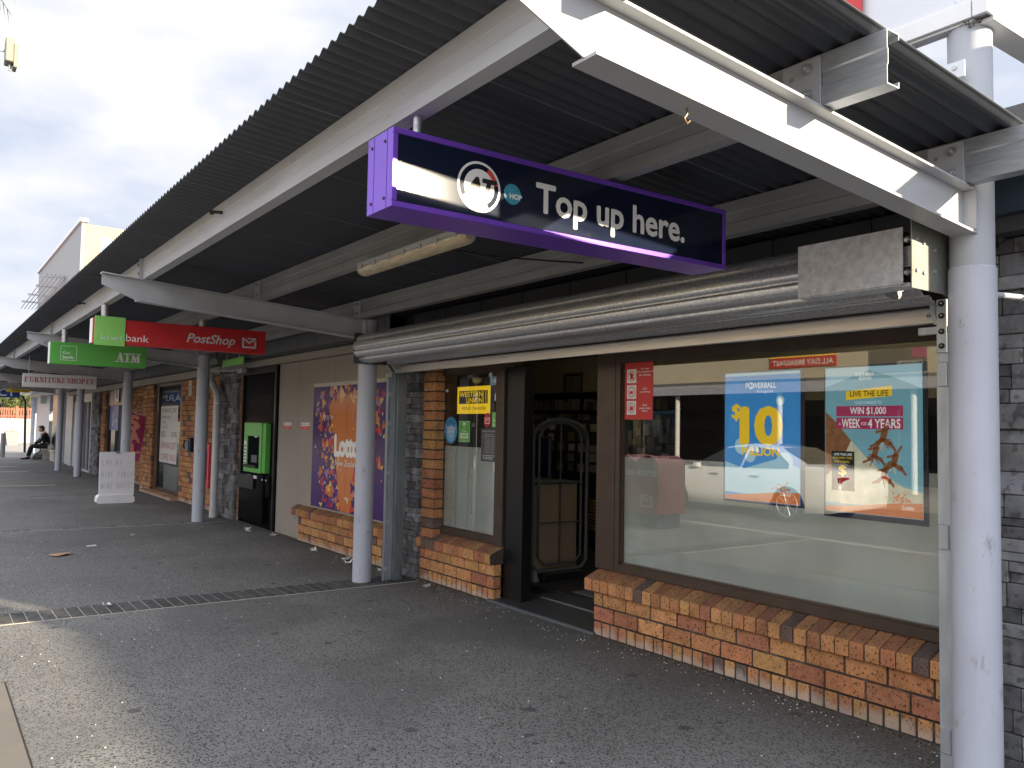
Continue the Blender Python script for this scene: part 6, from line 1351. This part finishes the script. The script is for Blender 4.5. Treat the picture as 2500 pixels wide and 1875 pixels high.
for sg in (-1, 1):
    hw = .905; mb = MB(); z0 = zg
    for P in ([(-.90, .97), (-.28, 1.32), (.28, 1.38), (.28, .965)], [(.34, .965), (.34, 1.38), (.95, 1.32), (1.35, 1.08), (1.38, .985)]):
        q = lambda a, b: (cx + a, cyc + sg * ((.90 - (b - .95) / .45 * .33) + .012), zg + b)
        mb.add([q(a, b) for a, b in P], [tuple(range(len(P))) if sg < 0 else tuple(range(len(P)))[::-1]])
    mb.build('side_window', 'car_glass', t)
    mb = MB()
    for xx in (-.45, .55): mb.box(cx + xx, cx + xx + .2, cyc + sg * .905, cyc + sg * .925, zg + .80, zg + .825)
    mb.build('door_handle', 'rim', t)
    MB().box(cx - .85, cx - .72, cyc + sg * .86, cyc + sg * 1.0, zg + .92, zg + 1.02, ch=.02).build('mirror', 'car_white', t)
    MB().box(cx - 2.36, cx - 2.15, cyc + sg * .55, cyc + sg * .80, zg + .58, zg + .70, ch=.03).build('headlight', 'glass_plain', t); MB().box(cx + 2.25, cx + 2.40, cyc + sg * .5, cyc + sg * .80, zg + .75, zg + .9, ch=.03).build('tail_light', 'lamp_red', t)
mb = MB(); mb.add([(cx - .95, cyc - .66, zg + .985), (cx - .95, cyc + .66, zg + .985), (cx - .30, cyc + .52, zg + 1.35), (cx - .30, cyc - .52, zg + 1.35)], [(0, 1, 2, 3)]); mb.build('windscreen', 'car_glass', t)
mb = MB(); mb.add([(cx + 1.03, cyc - .52, zg + 1.37), (cx + 1.03, cyc + .52, zg + 1.37), (cx + 1.62, cyc + .6, zg + 1.09), (cx + 1.62, cyc - .6, zg + 1.09)], [(0, 1, 2, 3)]); mb.build('rear_window', 'car_glass', t)
for xx in (-1.42, 1.38):
    for sg in (-1, 1):
        w = MB(); yy = cyc + sg * .80; w.cyl((cx + xx, yy - .1, zg + .33), (cx + xx, yy + .115 * 1, zg + .33), .33, n=32); w = w.build('wheel', 'tyre', t)
        mb = MB(); yo = cyc + sg * .925; mb.cyl((cx + xx, yo - sg * .02, zg + .33), (cx + xx, yo, zg + .33), .05, n=12)
        for k in range(10):
            a = k * math.pi / 5; d = Vector((math.cos(a), 0, math.sin(a))); c = Vector((cx + xx, yo, zg + .33)); mb.cyl(c + d * .03, c + d * .22, .014, n=6)
        for k in range(24):
            a, b = k * math.pi / 12, (k + 1) * math.pi / 12; mb.cyl((cx + xx + .225 * math.cos(a), yo, zg + .33 + .225 * math.sin(a)), (cx + xx + .225 * math.cos(b), yo, zg + .33 + .225 * math.sin(b)), .014, n=6)
        mb.build('rim', 'rim', w)
# red letter boxes by the kerb
def letterbox(x, y, label, word, w=.36):
    t = thing('letter_box', label, 'letter box', (x, y, 0), 'red letter boxes beside the kerb')
    MB().box(x - w + .05, x + w - .05, y - .25, y + .25, .001, .22, ch=.01).build('base', 'box_dark', t)
    P = [(-w, .22), (w, .22), (w, .98)] + [(w * math.cos(a), .98 + .13 * math.sin(a)) for a in [math.pi * i / 12 for i in range(1, 12)]] + [(-w, .98)]
    mb = MB(); mb.extrude(P, lambda u, v, d: (x + u, y + d, v), -.3, .3); mb.build('body', 'box_red', t)
    fr = Fr((x + w, y + .301, .22), (-1, 0, 0), (0, 0, 1), (0, 1, 0))
    mb = MB(); rect(mb, fr, .08, 2 * w - .08, .70, .78, .001, .03); mb.build('slot', 'box_dark', t)
    mb = MB(); rect(mb, fr, .02, 2 * w - .02, .58, .66, .001, .003); envelope(mb, fr, w, .20, .22, d1=.004, t=.03); mb.build('marking', 'letter_white', t)
    mb = MB(); text(mb, fr, word, .10, 2 * w - .10, .60, .64, d1=.005); mb.build('lettering', 'box_dark', t)
letterbox(-9.78, -1.05, 'red letter box marked International beside the kerb, nearer the palm', 'International'); letterbox(-9.17, -1.05, 'narrower red letter box marked Standard beside the kerb, nearer the camera', 'Standard', .235)

# ============================================================ LITTER
def scrap(x, y, w, l, rz, m, name, label, cat, group=None, fold=.012):
    mb = MB(); c, s = math.cos(rz), math.sin(rz); P = []
    for j in range(3):
        for i in range(3):
            u, v = (i - 1) * w / 2, (j - 1) * l / 2; P.append((x + u * c - v * s, y + u * s + v * c, .006 + random.uniform(0, fold) * (abs(i - 1) + abs(j - 1)) * .7))
    fs = [(j * 3 + i, j * 3 + i + 1, (j + 1) * 3 + i + 1, (j + 1) * 3 + i) for j in range(2) for i in range(2)]
    mb.add(P, fs); mb.add([(p[0], p[1], p[2] - .0015) for p in P], [f[::-1] for f in fs]); return tag(mb.build(name, m), label, cat, group)
scrap(-10.40, 1.34, .13, .22, .6, 'cardboard', 'flattened_carton', 'flattened brown carton scrap on the asphalt at the left', 'litter', fold=.03)
scrap(-10.99, 1.74, .07, .11, .2, 'paper', 'paper_scrap', 'small white card lying just beyond the brown carton scrap', 'litter', fold=.004)
scrap(-11.8, 2.35, .05, .12, 1.2, 'sand_joint', 'paper_scrap', 'faint beige paper strip on the asphalt left of the middle post', 'litter', fold=.006)
scrap(-7.38, 1.30, .05, .06, .3, 'paper', 'paper_scrap', 'crumpled white scrap on the dark paver band', 'litter', fold=.03)
for x, y in ((-11.75, 3.86), (-11.6, 3.80), (-11.45, 3.76), (-10.9, 3.92), (-9.35, 3.86), (-8.55, 3.90), (-8.38, 3.86), (-7.72, 3.93), (-6.75, 3.9)):
    scrap(x, y, .07, .08, random.uniform(0, 3), 'paper', 'paper_scrap', 'crumpled white paper scrap at the foot of the wall', 'litter', 'crumpled paper scraps along the wall', fold=.045)
mb = MB()   # grit and tiny chips over the asphalt
for i in range(620):
    if random.random() < .45: x, y = random.uniform(-9, -1.7), 4.05 - abs(random.gauss(0, .16))
    else: x, y = random.uniform(-14, -1), random.uniform(.3, 4.0)
    s = random.uniform(.002, .0055); a = random.uniform(0, 6); mb.hexa([(x + s * math.cos(a + k * 1.57) * random.uniform(.6, 1.3), y + s * math.sin(a + k * 1.57), .001) for k in range(4)] + [(x + s * .6 * math.cos(a + k * 1.57), y + s * .6 * math.sin(a + k * 1.57), .001 + s * .7) for k in range(4)])
tag(mb.build('grit', 'paper'), 'white grit and chips scattered over the asphalt', None, None, 'stuff')
mb = MB()   # moss and dirt line where the wall meets the ground
for i in range(2600):
    x = random.uniform(-11.5, -1.9)
    if -6.0 < x < -4.6: continue
    y = (4.06 if x > -7.8 else 4.03) - abs(random.gauss(0, .022)); s = random.uniform(.003, .009); a = random.uniform(0, 6)
    mb.add([(x + s * math.cos(a + k * 2.1), y + s * math.sin(a + k * 2.1), .001 + (s * 1.2 if k == 0 else 0)) for k in range(3)], [(0, 1, 2)])
tag(mb.build('ground_moss', 'bark'), 'dark moss and dirt along the foot of the brick walls', None, None, 'stuff')
